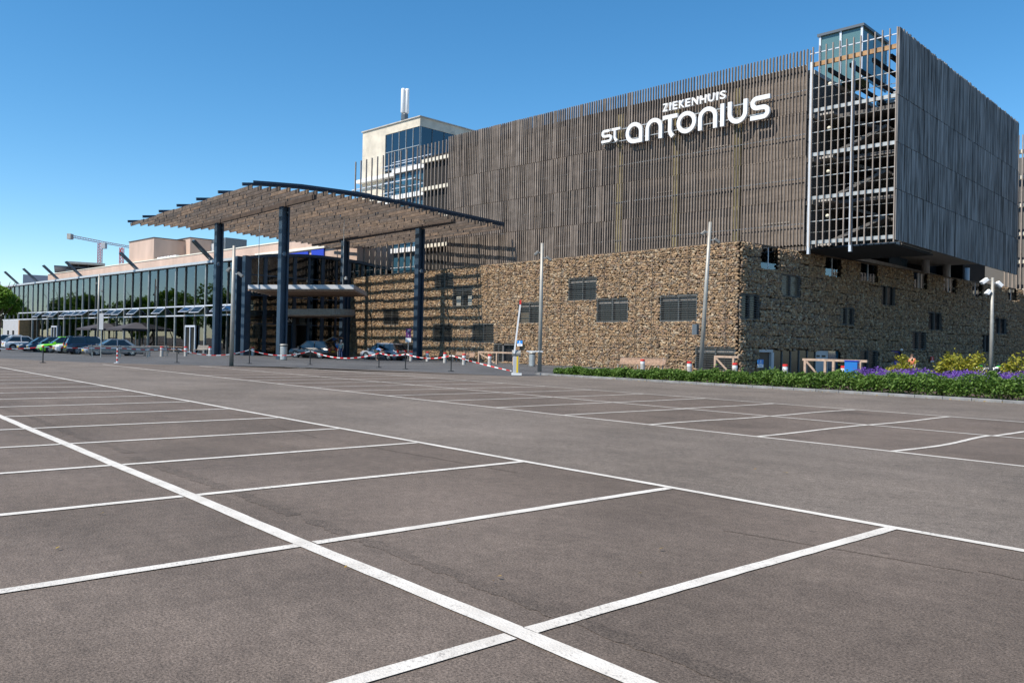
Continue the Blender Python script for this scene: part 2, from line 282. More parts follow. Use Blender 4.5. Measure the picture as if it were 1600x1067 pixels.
def skin(name, pts, edges, rad, m, parent, sub=2, root=0):
    me = D.meshes.new(name); me.from_pydata([tuple(p) for p in pts], edges, []); o = link(name, me, parent)
    md = o.modifiers.new('skin', 'SKIN'); md.use_smooth_shade = True
    for i, r in enumerate(rad):
        sv = me.skin_vertices[0].data[i]; sv.radius = (r, r) if not isinstance(r, tuple) else r; sv.use_root = (i == root)
    s = o.modifiers.new('sub', 'SUBSURF'); s.levels = sub; s.render_levels = sub; me.materials.append(MATS[m]); return o
# ================================================================== the ground
YA = [3.16, 7.87, 13.93, 18.58, 23.18]; WS = 2.6; XL, XR = -3.5, -6.24
def sheet(name, poly, z, m):
    me = D.meshes.new(name); me.from_pydata([(x, y, z) for x, y in poly], [], [tuple(range(len(poly)))]); me.materials.append(MATS[m]); return struct(link(name, me))
sheet('ground', [(-2500, -2500), (2500, -2500), (2500, 2500), (-2500, 2500)], 0, 'asphalt_bay')
sheet('drive_lane', [(-75, YA[1]), (40, YA[1]), (40, YA[2]), (-53.5, YA[2]), (-48.8, 19), (-48.8, YA[4]), (40, YA[4]), (40, 32.0), (-34.5, 32), (-33.2, 29), (-40.6, 27.4), (-48.6, 23.2), (-50.5, 19.6), (-53.6, 16.6), (-57.4, 13.9), (-61.6, 12.2), (-75, 8.6)], .004, 'asphalt_lane')
sheet('plaza_pavement', [(-33.2, 29.0), (-33.2, 33.0), (-28, 38), (40, 38), (40, 130), (-33, 130), (-33, 52), (-175, 52), (-190, 20), (-120, 6), (-75, 8.6), (-61.6, 12.2), (-57.4, 13.9), (-53.6, 16.6), (-50.5, 19.6), (-48.6, 23.2), (-40.6, 27.4)], .008, 'plaza')
def strip(name, pts, w, z, m, jit=.006):
    V = []; n = len(pts)
    for i, p in enumerate(pts):
        a = Vector(pts[max(i-1, 0)]); b = Vector(pts[min(i+1, n-1)]); d = (b-a).normalized(); nn = Vector((-d.y, d.x))
        for s in (-1, 1):
            q = Vector(p)+nn*s*(w/2+random.uniform(-jit, jit)); V.append((q.x, q.y, z))
    me = D.meshes.new(name); me.from_pydata(V, [], [(2*i, 2*i+2, 2*i+3, 2*i+1) for i in range(n-1)]); me.materials.append(MATS[m]); return struct(link(name, me))
def wob(x0, y0, x1, y1, amp, n=40, seed=0):
    r = random.Random(seed); ph = [(r.uniform(.6, 1.4), r.uniform(0, 6.3), r.uniform(.3, 1)) for _ in range(3)]; out = []
    L = math.hypot(x1-x0, y1-y0); dx, dy = (x1-x0)/L, (y1-y0)/L
    for i in range(n+1):
        t = i/n; s = sum(a*math.sin(f*t*L+p) for f, p, a in ph)/2*amp; out.append((x0+(x1-x0)*t-dy*s, y0+(y1-y0)*t+dx*s))
    return out
ZL = .008
# the bay boundary lines and the stall lines
strip('parking_line', wob(-55, YA[0], 12, YA[0], .012, 200), .14, ZL, 'line_paint', .004)
strip('parking_line', wob(-58, YA[1], 30, YA[1], .012, 200), .11, ZL, 'line_paint', .004)
for k, (y, xl) in enumerate(((YA[2], -53), (YA[3], -50), (YA[4], -48))): strip('parking_line', wob(xl, y, 30, y, .03, 180, k), .10, ZL, 'line_paint', .004)
for i in range(-2, 20):
    x = XL-WS*i
    strip('parking_line', wob(x, -1.5, x, YA[0]-.075, .015, 16, i), .115, ZL+.000, 'line_paint', .004)
    strip('parking_line', wob(x, YA[0]+.075, x, YA[1]-.06, .02, 30, i+40), .115, ZL+.000, 'line_paint', .004)
    if i < 17:
        x = XR-WS*i
        strip('parking_line', wob(x, YA[2]+.055, x, YA[3]-.055, .09, 30, i+80), .10, ZL+.000, 'line_paint')
        strip('parking_line', wob(x, YA[3]+.055, x, YA[4]-.055, .07, 30, i+120), .10, ZL+.000, 'line_paint')
# seam in the asphalt beside the near line, a darker tar band with broken edges
for a, b, dy, w in ((-30, -12.4, .45, .14), (-12.0, -7.2, .42, .16), (-7.0, -1.2, .45, .14)):
    strip('asphalt_seam', wob(a, YA[0]+dy, b, YA[0]+dy, .05, 80, int(a)), w, .003, 'asphalt_seam', .03)
for x, y, a, w, L in ((-9.6, 7.0, .05, .10, 3.2), (-14, 6.9, -.1, .08, 2.4), (-3.4, 6.6, .16, .07, 2.0), (-1.6, 6.9, .02, .06, 1.6)):
    strip('asphalt_seam', wob(x-L/2, y-a*L/2, x+L/2, y+a*L/2, .05, 40, int(x*7)), w*.5, .003, 'asphalt_seam', .012)
# kerb stones along the planting bed
me = MB().box(0, .985, 0, .14, -.1, .11).mesh('kerb_stone', 'kerb_grey', bevel=.012)
kb = struct(D.objects.new('kerb', None)); COL.objects.link(kb); kb.location = (-34.5, 32, 0)
for i in range(44): link('kerb_stone', me, kb, off=(i*1.0, 0, random.uniform(-.004, .004)))
me2 = MB().box(0, .985, 0, .14, -.1, .09).mesh('kerb_stone', 'kerb_grey', bevel=.012)
for i in range(3): link('kerb_stone', me2, kb, off=(-.14+0.0, .14+i*1.0, 0), rot=(0, 0, math.pi/2))
sheet('planting_bed', [(-34.4, 32.14), (10, 32.14), (10, 40), (-20, 40), (-27, 35.2), (-34.4, 33.6)], .05, 'soil')
# fallen leaves
P = np.array([g(*a) for a in [(440, 700), (780, 905), (770, 912), (1225, 740), (90, 860), (540, 890), (160, 805), (1180, 735), (1230, 741), (860, 770), (1033, 861), (120, 690), (70, 646), (77, 644), (640, 745), (1000, 900), (700, 830)]]); P[:, 2] = .025
stuff(link('fallen_leaves', leaves('fallen_leaves', P, .02, 'dry_leaf', 3)))
n = 900; xs = rng.uniform(-34, 5, n); P = np.stack([xs, 31.9+np.abs(rng.normal(0, .25, n))*-1+.1, np.full(n, .03)], 1); P[P[:, 1] > 32.0, 2] = .125
stuff(link('leaf_litter', leaves('leaf_litter', P[rng.random(n) < .5], .035, 'dry_leaf', 3)))

# ================================================================== gabion building
GY, GX, GT = 49.4, -32.77, 9.2; GL, GB_ = -86.6, 122.0
gab = uthing('gabion_building', 'long two-storey base of the hospital clad in wire baskets of brown rubble stones', 'building', (-60, 49.4, 0), rz=0)
def modrect(b, front):
    if front: A = onp(b[0], b[1], NY, GY); B = onp(b[2], b[3], NY, GY); return A[0], B[0], B[2], A[2]
    A = onp(b[0], b[1], NX, GX); B = onp(b[2], b[3], NX, GX); return A[1], B[1], B[2], A[2]
FW = [modrect(b, True) for b in [(888, 435, 931, 469), (932, 467, 980, 503), (1031, 462, 1088, 502), (1086, 541, 1148, 581), (809, 473, 843, 505), (707, 448, 737, 478), (676, 506, 706, 535), (737, 506, 771, 536), (679, 428, 708, 450), (599, 484, 622.5, 508), (624, 536, 650, 560)]]
FDOOR = modrect((771, 537, 804, 566), True)
SW = [modrect(b, False) for b in [(1159, 458, 1187, 500), (1222, 427, 1251, 465), (1314.5, 479, 1335.6, 508.6), (1376, 445, 1399, 479), (1451, 487, 1472, 517), (1425.6, 517, 1447.6, 546.5), (1344, 546.5, 1372, 582), (1555, 496, 1573, 522.6), (1535, 522, 1548, 551)]]
SO = [modrect(b, False) for b in [(1190, 382, 1217, 423), (1291, 398, 1315, 434), (1346, 405, 1372, 442), (1428, 417, 1449.5, 452), (1475, 425, 1494.5, 458), (1518, 430, 1535, 463.6), (1575, 436, 1589, 470)]]
SO = [(a, b, z0, 9.6) for a, b, z0, z1 in SO]
SD = modrect((1398, 548, 1409, 576), False); SE = (52.0, 63.7, -.1, 1.75)
def inside(u, z, rects, pad=.06): return any(a-pad < u < b+pad and z0-pad < z < z1+pad for a, b, z0, z1 in rects)
# icosahedron stones
t = (1+5**.5)/2; ICO = np.array([(-1, t, 0), (1, t, 0), (-1, -t, 0), (1, -t, 0), (0, -1, t), (0, 1, t), (0, -1, -t), (0, 1, -t), (t, 0, -1), (t, 0, 1), (-t, 0, -1), (-t, 0, 1)])/math.sqrt(1+t*t)
ICF = np.array([(0, 11, 5), (0, 5, 1), (0, 1, 7), (0, 7, 10), (0, 10, 11), (1, 5, 9), (5, 11, 4), (11, 10, 2), (10, 7, 6), (7, 1, 8), (3, 9, 4), (3, 4, 2), (3, 2, 6), (3, 6, 8), (3, 8, 9), (4, 9, 5), (2, 4, 11), (6, 2, 10), (8, 6, 7), (9, 8, 1)])
def rubble(u0, u1, z1, holes, cw=.825, chh=.92, su=.205, sz=.142, gap=.05, bulge=.05):
    out = []
    nc = int(round((u1-u0)/cw)); nr = int(round(z1/chh))
    for r in range(nr):
        for c in range(nc):
            cu, cz = u0+c*cw, r*chh; gp = gap*random.uniform(.3, 1.7)
            nu, nz = max(1, round(cw/su)), max(1, round(chh/sz))
            for j in range(nz):
                for i in range(nu):
                    fu = (i+.5+(.25 if j % 2 else -.25)+random.uniform(-.28, .28))/nu; fz = (j+.5+random.uniform(-.25, .25))/nz
                    fu = min(1-gp, max(gp, fu)); fz = min(1-gp, max(gp, fz))
                    u, z = cu+fu*cw, cz+fz*chh
                    if inside(u, z, holes, .02): continue
                    bul = bulge*math.sin(math.pi*fu)*math.sin(math.pi*fz)
                    out.append((u, bul+random.uniform(-.025, .025), z, su*random.uniform(.5, 1.0), random.uniform(.075, .11), sz*random.uniform(.52, .95), random.uniform(-.6, .6)))
    return np.array(out)
def stonemesh(name, S, front):
    n = len(S); J = ICO[None]*rng.uniform(.72, 1.25, (n, 12, 1)); X = J[..., 0]*S[:, 3:4]; Yd = J[..., 1]*S[:, 4:5]; Z = J[..., 2]*S[:, 5:6]
    c, s = np.cos(S[:, 6:7]), np.sin(S[:, 6:7]); X, Z = X*c-Z*s, X*s+Z*c
    U = X+S[:, 0:1]; O = Yd-S[:, 1:2]; Z = Z+S[:, 2:3]
    V = np.stack([U, GY+O+.08, Z], -1) if front else np.stack([GX-O-.08, U, Z], -1)
    return fastmesh(name, V.reshape(-1, 3), (ICF[None]+12*np.arange(n)[:, None, None]).reshape(-1, 3), 'stone')
SF = rubble(GL, GX, GT, FW+[FDOOR]); SS = rubble(GY+.1, GB_, GT, SW+SO+[SD, SE], gap=.10, bulge=.13)
fwall = MB().box(GL, GX-.25, GY+.32, GY+.6, 0, GT-.05).build('front_wall', 'stone_core', gab)
# nearest stones singly, the rest as one mass
kind = []
for k in range(8):
    me = D.meshes.new('stone'); J = ICO*rng.uniform(.72, 1.25, (12, 1)); me.from_pydata([tuple(p) for p in J], [], [tuple(f) for f in ICF]); me.materials.append(MATS['stone']); kind.append(me)
order = np.argsort(-SF[:, 0]-SF[:, 2]*.0)[:300]; rest = np.setdiff1d(np.arange(len(SF)), order)
for i in order:
    u, o, z, a, b, c, r = SF[i]; link('stone', kind[i % 8], fwall, off=(u, GY-o+.08, z), rot=(0, -r, 0), scale=(a, b, c))
stuff(link('rubble_stones', stonemesh('rubble_stones', SF[rest], True), fwall, off=(0, 0, 0)))
# side wall core in strips so that the parapet openings stay open
swm = MB(); swm.box(GX-.6, GX-.32, GY+.6, GB_, 0, 7.45); ys = [GY+.6]
for a, b, z0, z1 in sorted(SO): ys += [a, b]
ys.append(GB_)
for i in range(0, len(ys), 2): swm.box(GX-.6, GX-.32, ys[i], ys[i+1], 7.45, GT-.05)
swall = swm.build('side_wall', 'stone_core', gab)
stuff(link('rubble_stones', stonemesh('rubble_stones', SS, False), swall, off=(0, 0, 0)))
# wire joints of the baskets
wb = []
for i in range(int((GX-GL)/1.65)+1): wb.append((GL+i*1.65-.014, GL+i*1.65+.014, GY-.16, GY-.14, .02, GT))
for r in range(11): wb.append((GL, GX, GY-.16, GY-.14, r*.92-.01, r*.92+.01))
def cut(ws, rects):
    out = []
    for w in ws:
        um, zm = (w[0]+w[1])/2, (w[4]+w[5])/2
        out.append(w)
    return out
stuff(link('wire_mesh', boxes('wire_mesh', cut(wb, FW), 'wire'), gab))
MB().box(GL, GX-.1, GY+.05, GY+.35, GT-.05, GT+.06).box(GX-.4, GX-.1, GY+.35, GB_, GT-.05, GT+.06).build('coping', 'stone_core', gab)
MB().box(GL, GX-.6, GY+.6, GB_, 7.0, 7.3).build('roof_deck', 'slab', gab)
MB().box(-60, -36.2, 70, 87, 7.31, 10.68).build('void_shade_block', 'dark_inside', gab); MB().box(-60, -36.2, 87.01, 104, 7.31, 13.5).build('void_shade_block', 'dark_inside', gab); MB().box(-36.19, -33.6, 90.5, 91, 7.31, 12).build('void_shade_screen', 'dark_inside', gab)  # black boxes added behind the parapet, standing in for the shaded void
def win(rect, front, pane='window_dark', louv=True, name='window'):
    a, b, z0, z1 = rect; 
    def B(m, u0, u1, o0, o1, w0, w1):
        return m.box(u0, u1, GY+o0, GY+o1, w0, w1) if front else m.box(GX-o1, GX-o0, u0, u1, w0, w1)
    w = B(MB(), a, b, .26, .31, z0, z1).build(name, pane, gab)
    fr = MB(); t = .07
    B(fr, a, b, .05, .25, z1-t, z1); B(fr, a, b, .05, .25, z0, z0+t); B(fr, a, a+t, .05, .25, z0+t, z1-t); B(fr, b-t, b, .05, .25, z0+t, z1-t); mid = (a+b)/2; B(fr, mid-.05, mid+.05, .1, .25, z0+t, z1-t)
    fr.build('frame', 'bar_grey' if front else 'inside_grey', w, off=(0, 0, 0))
    if louv:
        L = MB(); k = int((z1-z0)/.155)
        for i in range(1, k): B(L, a, b, .0, .06, z0+i*(z1-z0)/k-.011, z0+i*(z1-z0)/k+.011)
        stuff(L.build('louvre_bars', 'bar_grey' if front else 'inside_grey', w, off=(0, 0, 0)))
    return w
for i, r in enumerate(FW):
    w = win(r, True)
    if i < 6: MB().box(r[0]+.1, r[1]-.1, GY+.235, GY+.255, r[3]-.45, r[3]-.2).build('ceiling_strip', 'bench_grey', w, off=(0, 0, 0))
for i, r in enumerate(SW): win(r, False, 'window_tan' if i == 1 else 'window_dark', i not in (3, 4, 7, 8))
for r in SO:
    a, b, z0, z1 = r; w = MB().box(GX-.2, GX-.18, a, b, z0, 9.15).build('window', 'lift_glass', gab); MB().box(GX-.24, GX-.16, (a+b)/2-.04, (a+b)/2+.04, z0, 9.15).build('frame', 'steel_white', w, off=(0, 0, 0))
# beige room seen through the third window
a, b, z0, z1 = FW[4]; MB().box(a+.2, a+1.3, GY+.24, GY+.258, z0+.1, z1-.9).build('blind', 'window_tan', gab)
a, b, z0, z1 = FW[5]; MB().box(a+.4, a+1.1, GY+.24, GY+.258, z0+.1, z1-1.0).box(b-.9, b-.3, GY+.24, GY+.258, z0+.1, z1-1.0).build('blind', 'cream_edge', gab)
# doors
a, b, z0, z1 = FDOOR; d = MB().box(a+1.5, b, GY+.22, GY+.3, 0, z1).build('door', 'black', gab); MB().box(a+1.3, a+1.5, GY+.0, GY+.3, 0, z1).box(a+1.3, b, GY+.0, GY+.2, z1-.12, z1).build('frame', 'inside_grey', d, off=(0, 0, 0)); win((a, a+1.3, 0, z1), True)
a, b, z0, z1 = SD; d = MB().box(GX-.3, GX-.2, a, b, 0, z1).build('door', 'royal_blue', gab); MB().box(GX-.19, GX-.17, a+.2, b-.2, 1.0, z1-.15).build('pane', 'window_dark', d, off=(0, 0, 0)); MB().box(GX-.1, GX+.12, b-.5, b-.1, z1+.05, z1+.2).build('door_lamp', 'white', d, off=(0, 0, 0))
a, b, z0, z1 = SE
d = MB().box(GX-.5, GX-.45, a, a+1.7, 0, z1-.2).build('door', 'black', gab); MB().box(GX-.3, GX-.1, a, a+1.9, z1-.2, z1).box(GX-.3, GX-.1, a+1.7, a+2.05, 0, z1-.2).build('frame', 'grey_panel', d, off=(0, 0, 0))
for i in range(5):
    y0 = a+2.05+i*1.2; w = MB().box(GX-.22, GX-.19, y0, y0+1.12, 0, z1).build('glass_panel', 'window_dark', gab); MB().box(GX-.25, GX-.12, y0+1.12, y0+1.2, 0, z1).build('frame', 'inside_grey', w, off=(0, 0, 0))
y0 = a+8.05; d = MB().box(GX-.22, GX-.19, y0, y0+2.0, 0, z1).build('door', 'grey_panel', gab); MB().box(GX-.185, GX-.175, y0+.2, y0+.7, 1.25, 1.4).box(GX-.185, GX-.175, y0+1.0, y0+1.6, 1.25, 1.4).build('pane', 'black', d, off=(0, 0, 0))
MB().box(GX-.22, GX-.19, y0+2.05, b, 0, z1).build('glass_panel', 'window_blue', gab)

# ================================================================== slatted upper block (turned frame)
ub = uthing('slatted_block', 'tall upper block of the hospital screened with vertical weathered wooden slats', 'building', (-44, 59, 9.3))
BX0, BXM, BX1, BY0, BY1, BZ0, BZ1 = -67.83, -27.3, -20.9, 59.0, 91.0, 9.6, 24.15
ZF = [9.65, 13.04, 16.26, 19.53]
slm = {}
def slat(x, y, z0, z1, w, d, m, name='slat'):
    k = (round(z1-z0, 2), w, d, m)
    if k not in slm: slm[k] = MB().box(-w/2, w/2, -d/2, d/2, 0, z1-z0).mesh('slat', m)
    return link(name, slm[k], ub, off=(x+44, y-59, z0-9.3))
rows = [(9.55, 12.98), (13.02, 16.22), (16.26, 19.5), (19.54, 24.15)]
xs = np.arange(BXM-.15, BX0, -.27); many = []
for i, x in enumerate(xs):
    for j, (z0, z1) in enumerate(rows):
        xx = x+(j % 2)*.03; yy = BY0+random.uniform(-.02, .02)
        if i < 66: slat(xx, yy, z0, z1, .06, .15, 'slat_wood')
        else: many.append((xx-.04, xx+.04, yy-.075, yy+.075, z0+random.uniform(-.02, .02), z1+random.uniform(-.02, .0)))
# a second, denser run of boards in the left half
for x in np.arange(-43, BX0, -.30):
    for z0, z1 in rows:
        if random.random() < .25+.6*min(1, (-43-x)/12): many.append((x-.16, x-.10, BY0-.05, BY0+.08, z0, z1))
for x in xs: many.append((x+.105, x+.165, BY0+.2, BY0+.3, 22.6, 24.12))
stuff(link('front_slats', boxes('front_slats', many, 'slat_wood'), ub))
for x in np.arange(BX1-.1, BXM+.1, -.5): slat(x, BY0, 9.35, BZ1+.05, .07, .13, 'slat_light')
for x in np.arange(BX0-.3, -73.7, -.62): slat(x, BY0, 9.3, 23.9, .07, .16, 'slat_light')
for x in np.arange(-73.9, -86, -1.12): slat(x, BY0, 9.3, 23.85, .09, .16, 'slat_light')
side = []
for j, (z0, z1) in enumerate(rows):
    y = BY0
    while y < BY1:
        w = random.choice((.14, .16, .2)); side.append((BX1-random.uniform(.02, .09), BX1+random.uniform(.0, .05), y, y+w, z0-(0 if j else .05), z1+(random.uniform(-.05, .12) if j == 3 else .0))); y += w+random.choice((.012, .02, .05))
stuff(link('side_slats', boxes('side_slats', side, 'slat_side'), ub))
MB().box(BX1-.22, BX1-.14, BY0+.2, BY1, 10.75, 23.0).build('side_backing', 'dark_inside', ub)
# boarded parapets close behind the slats
for z0, z1 in ((9.7, 13.0), (13.03, 16.22), (16.25, 19.5), (19.53, 23.15)):
    for x0 in np.arange(BX0, BXM-.5, 5.79): MB().box(x0+.02, min(x0+5.77, BXM-.35), BY0+.42, BY0+.5, z0, z1).build('parapet_board', 'board_brown', ub)
# floors, edge beams, frames
for z in ZF+[22.85]:
    top = z > 22
    MB().box(BX0, BXM, BY0+1.0, BY1-.5, z-.3, z).build('floor_slab', 'slab', ub)
    if not top: MB().box(BXM+.02, BX1-.3, BY0+2.2, BY0+8.5 if z < 10 else BY1-.5, z-.25, z).build('floor_slab', 'inside_grey', ub)
    if top: MB().box(-26.9, BX1-.3, BY0+12, BY1-.5, z-.3, z).build('floor_slab', 'slab', ub)
    MB().box(BX0, BXM-.2, BY0+.51, BY0+.7, z-.42, z-.1).build('edge_rail', 'board_brown', ub)
for z in (11.2, 14.6, 17.9, 21.2): MB().box(BX0, BXM-.2, BY0+.18, BY0+.22, z-.03, z+.03).build('rail', 'galv', ub)
for z in (23.0,): MB().box(BX0, BXM-.2, BY0+.12, BY0+.2, z, z+.07).build('rail', 'galv', ub)
MB().box(BX0, BXM-.1, BY0+9, BY0+9.2, 9.6, 22.6).build('back_wall', 'inside_grey', ub)
MB().box(BXM-.3, BXM-.1, BY0+.6, BY0+9, 9.6, 22.6).build('party_wall', 'inside_grey', ub)
for x in (-33.2, -38.9, -44.8): MB().box(x-.3, x+.3, BY0+.25, BY0+.41, 9.65, 22.5).build('pier', 'yellow_moss', ub)
for x, (z0, z1), dx in [(-31, (10.6, 10.75), 2.2), (-36, (17.3, 17.42), 1.9), (-41, (14.2, 14.3), 1.8), (-35.2, (13.6, 13.7), 1.6), (-46, (10.5, 10.6), 2)]: MB().box(x, x+dx, BY0+.36, BY0+.41, z0+.8, z1+.75).build('tube_lamp', 'bench_grey', ub)
# open stair bay at the right end
for x, zb in ((BXM+.1, 8.9), (-24.1, 8.9)): MB().box(x-.09, x+.09, BY0+.18, BY0+.42, zb, 23.2 if x < -25 else 22.6).build('post', 'steel_white', ub)
for z in (9.74, 13.04, 16.26, 19.53): MB().box(BXM+.25, BX1-.12, BY0+.16, BY0+.36, z-.13, z+.13).build('beam', 'galv', ub)
for z in (11.3, 14.6, 17.9, 21.2): MB().box(BXM+.25, BX1-.12, BY0+.2, BY0+.25, z-.03, z+.03).build('rail', 'galv', ub)
MB().box(BXM+.25, BX1-.12, BY0+.16, BY0+.3, 22.8, 23.12).build('timber_band', 'orange_wood', ub); MB().box(BXM, BX1, BY0+.12, BY0+.18, 23.75, 23.82).build('rail', 'steel_white', ub)
for j, z in enumerate((9.74, 13.04, 16.26, 19.53)):
    for k, (xa, xb, za, zb, yy) in enumerate(((-26.6, -22.2, 0, 1.65, 2.2), (-22.2, -26.6, 1.65, 3.3, 3.8))):
        if j < 3: MB().bar((xa, BY0+yy, z+za), (xb, BY0+yy, z+zb), 1.3, .22).build('stair_flight', 'inside_grey', ub)
    MB().box(-27.1, -25.9, BY0+1.2, BY0+5.2, z-.15, z).build('landing', 'slab', ub)
    MB().lathe([(.02, -.16), (.13, -.1), (.17, 0), (.13, .1), (.02, .16)], (-26.1, BY0+1.0, z+2.0), 10).build('wall_lamp', 'lampglass', ub, smooth=True)
for x in (-26, -24.4, -22.8, -21.6): MB().box(x-.1, x+.1, BY0+.5, BY0+11.5, 22.3, 22.6).build('roof_beam', 'dark_inside', ub)
MB().box(-26.9, BX1-.3, BY0+8.6, BY0+8.8, 9.7, 19.4).build('back_wall', 'inside_grey', ub)
for z in (10.5, 13.8, 17.1, 20.4, 12.1, 15.4, 18.7): MB().box(BXM+.25, BX1-.12, BY0+.26, BY0+.29, z-.02, z+.02).build('rail', 'bar_grey', ub)
b_ = MB()
for i in range(9): b_.box(-24.3, BX1-.35, BY0+8.5, BY0+8.55, 19.8+i*.35, 19.8+i*.35+.1)
stuff(b_.build('louvre_screen', 'grey_panel', ub))
# soffit, white edge and columns under the overhang
MB().box(-37, BX1-.25, BY0+9.2, BY1-.3, 10.7, 10.85).build('soffit', 'soffit_tan', ub); MB().box(BXM-6, BX1-.31, BY0+.6, BY0+8.9, 9.26, 9.34).build('void_shade_sheet', 'dark_inside', ub)  # black sheet added below the lowest slab paints its underside as shade
ga, gb = toU(onp(1389, 405, NX, -34.3)), toU(onp(1424, 405, NX, -34.3))
MB().box(ga[0]-.03, ga[0]+.03, ga[1], gb[1], 7.32, 10.65).build('deck_glazing', 'window_blue', ub)
MB().box(-27, BX1-.4, BY0+2.0, BY0+2.2, 9.34, 9.6).build('soffit_beam', 'steel_blue', ub)
for px in (1446, 1479, 1509):
    P = toU(onp(px, 430, NX, -33.85)); MB().tube([(P[0], P[1], 7.3), (P[0], P[1], 10.7)], .36, 14).build('column', 'white_panel', ub, smooth=True)
MB().box(-62, -31.5, BY0+9.6, BY1-.6, 7.31, 12.0).build('void_shade_wall', 'dark_inside', ub)  # added black box, hides the sky and paints the void's shade
# glass lift head on the roof
lf = uthing('lift_head', 'small glass box on the roof of the slatted block above the stair bay', 'roof cabin', (-26.8, 65.5, 22.6))
for x0, x1, y0, y1 in ((-28.7, -25.4, 64, 64.03), (-25.43, -25.4, 64.03, 69), (-28.7, -28.67, 64.03, 69)): MB().box(x0, x1, y0, y1, 22.85, 26.8).build('glass_pane', 'teal_glass', lf)
for x, y in ((-28.7, 64), (-27.05, 64), (-25.4, 64), (-25.4, 66.5), (-25.4, 69), (-28.7, 69)): MB().box(x-.08, x+.08, y-.1, y-.02, 22.85, 26.8).build('mullion', 'steel_white', lf)
MB().box(-28.9, -25.2, 63.8, 69.2, 26.8, 27.0).build('roof', 'far_dark', lf); MB().box(-28.2, -26, 67, 67.1, 22.85, 26.6).build('inner_wall', 'pale_green', lf)
# neighbouring slatted building far right
nb = uthing('slatted_block', 'pale slatted building half cut off by the right edge of the photo', 'building', (-20, 108, 0)); nb2 = []
for x in np.arange(-26, 0, .4): nb2.append((x-.06, x+.06, 108, 108.15, 8.5, 27))
stuff(link('front_slats', boxes('front_slats', nb2, 'slat_light'), nb))
for z in (9, 12.3, 15.5, 18.8, 22, 25): MB().box(-26, 0, 108.4, 109, z, z+.4).build('floor_edge', 'cream_edge', nb)
MB().box(-30, 0, 111, 112, 0, 25).build('back_wall', 'inside_grey', nb)
# ================================================================== lettering on the slats
SY = 58.55
def zp(zx, zy): return uy(900+zx/3.5575, 100+zy/3.5575, SY)
def stroke(mb, pts, t, d, closed=False):
    P = [Vector(p) for p in pts]; n = len(P); L = []; R = []
    for i in range(n):
        a = P[(i-1) % n] if (closed or i > 0) else None; b = P[(i+1) % n] if (closed or i < n-1) else None
        d1 = (P[i]-a).normalized() if a is not None else (b-P[i]).normalized(); d2 = (b-P[i]).normalized() if b is not None else d1
        n1 = Vector((-d1.y, d1.x)); n2 = Vector((-d2.y, d2.x)); m = (n1+n2)
        m = m.normalized() if m.length > 1e-4 else n1; k = t/2/max(.45, m.dot(n1)); L.append(P[i]+m*k); R.append(P[i]-m*k)
    V = [(p.x, -d/2, p.y) for p in L]+[(p.x, -d/2, p.y) for p in R]+[(p.x, d/2, p.y) for p in L]+[(p.x, d/2, p.y) for p in R]; Fs = []
    for i in range(n if closed else n-1):
        j = (i+1) % n; Fs += [(i, j, n+j, n+i), (2*n+i, 3*n+i, 3*n+j, 2*n+j), (i, 2*n+i, 2*n+j, j), (n+i, n+j, 3*n+j, 3*n+i)]
    if not closed: Fs += [(0, n, 3*n, 2*n), (n-1, 3*n-1, 4*n-1, 2*n-1)]
    mb.add(V, Fs)
def arc(cx, cy, rx, ry, a0, a1, n=14): return [(cx+rx*math.cos(math.radians(a0+(a1-a0)*i/n)), cy+ry*math.sin(math.radians(a0+(a1-a0)*i/n))) for i in range(n+1)]
def glyph(ch, w, h, t):
    e = t/2; x0, x1, y0, y1 = e, w-e, e, h-e; cx, cy = w/2, h/2; rx, ry = (x1-x0)/2, (y1-y0)/2; s = []
    if ch == 'a': s.append((arc(cx, cy, rx, ry, 0, 270, 22)+[(x1, y0)], True))
    if ch == 'n': s.append(([(x0, 0), (x0, h-rx-e)]+arc(cx, h-rx-e, rx, rx, 180, 0, 14)[1:-1]+[(x1, h-rx-e), (x1, 0)], False))
    if ch == 'U': s.append(([(x0, h), (x0, rx+e)]+arc(cx, rx+e, rx, rx, 180, 360, 14)[1:-1]+[(x1, rx+e), (x1, h)], False))
    if ch == 'O': s.append((arc(cx, cy, rx, ry, 0, 360, 26)[:-1], True))
    if ch == 'I': s.append(([(cx, 0), (cx, h)], False))
    if ch == 'T': s += [([(0, y1), (w, y1)], False), ([(cx, y1-e), (cx, h*.28)]+[(cx+w*.06, h*.12), (cx+w*.2, -h*.02)], False)]
    if ch == 'S':
        r = (h-t)/4; s.append(([(w, y1), (x0+r, y1)]+arc(x0+r, y1-r, r, r, 90, 270, 10)[1:]+arc(x1-r, y0+r, r, r, 90, -90, 10)+[(0, y0)], False))
    return s
sg = uthing('facade_sign', 'large white raised letters ZIEKENHUIS ST ANTONIUS on the slatted wall', 'sign', (-45, SY, 17))
zb = (zp(330, 447)[2]+zp(1000, 308)[2])/2; zt = (zp(335, 330)[2]+zp(1030, 172)[2])/2
for ch, a, b, ya in (('a', 280, 372, 390), ('n', 390, 482, 370), ('T', 485, 566, 340), ('O', 563, 670, 328), ('n', 683, 787, 305), ('I', 806, 826, 287), ('U', 847, 955, 263), ('S', 973, 1080, 240)):
    x0, x1 = zp(a, ya)[0], zp(b, ya)[0]; mb = MB()
    for pts, cl in glyph(ch, x1-x0, zt-zb, .34): stroke(mb, [(x0+p[0], zb+p[1]) for p in pts], .34, .22, cl)
    mb.v = [(x, y+SY, z) for x, y, z in mb.v]; mb.build('letter', 'white', sg)
zs0, zs1 = zp(150, 443)[2], (zp(200, 362)[2]+zp(245, 352)[2])/2
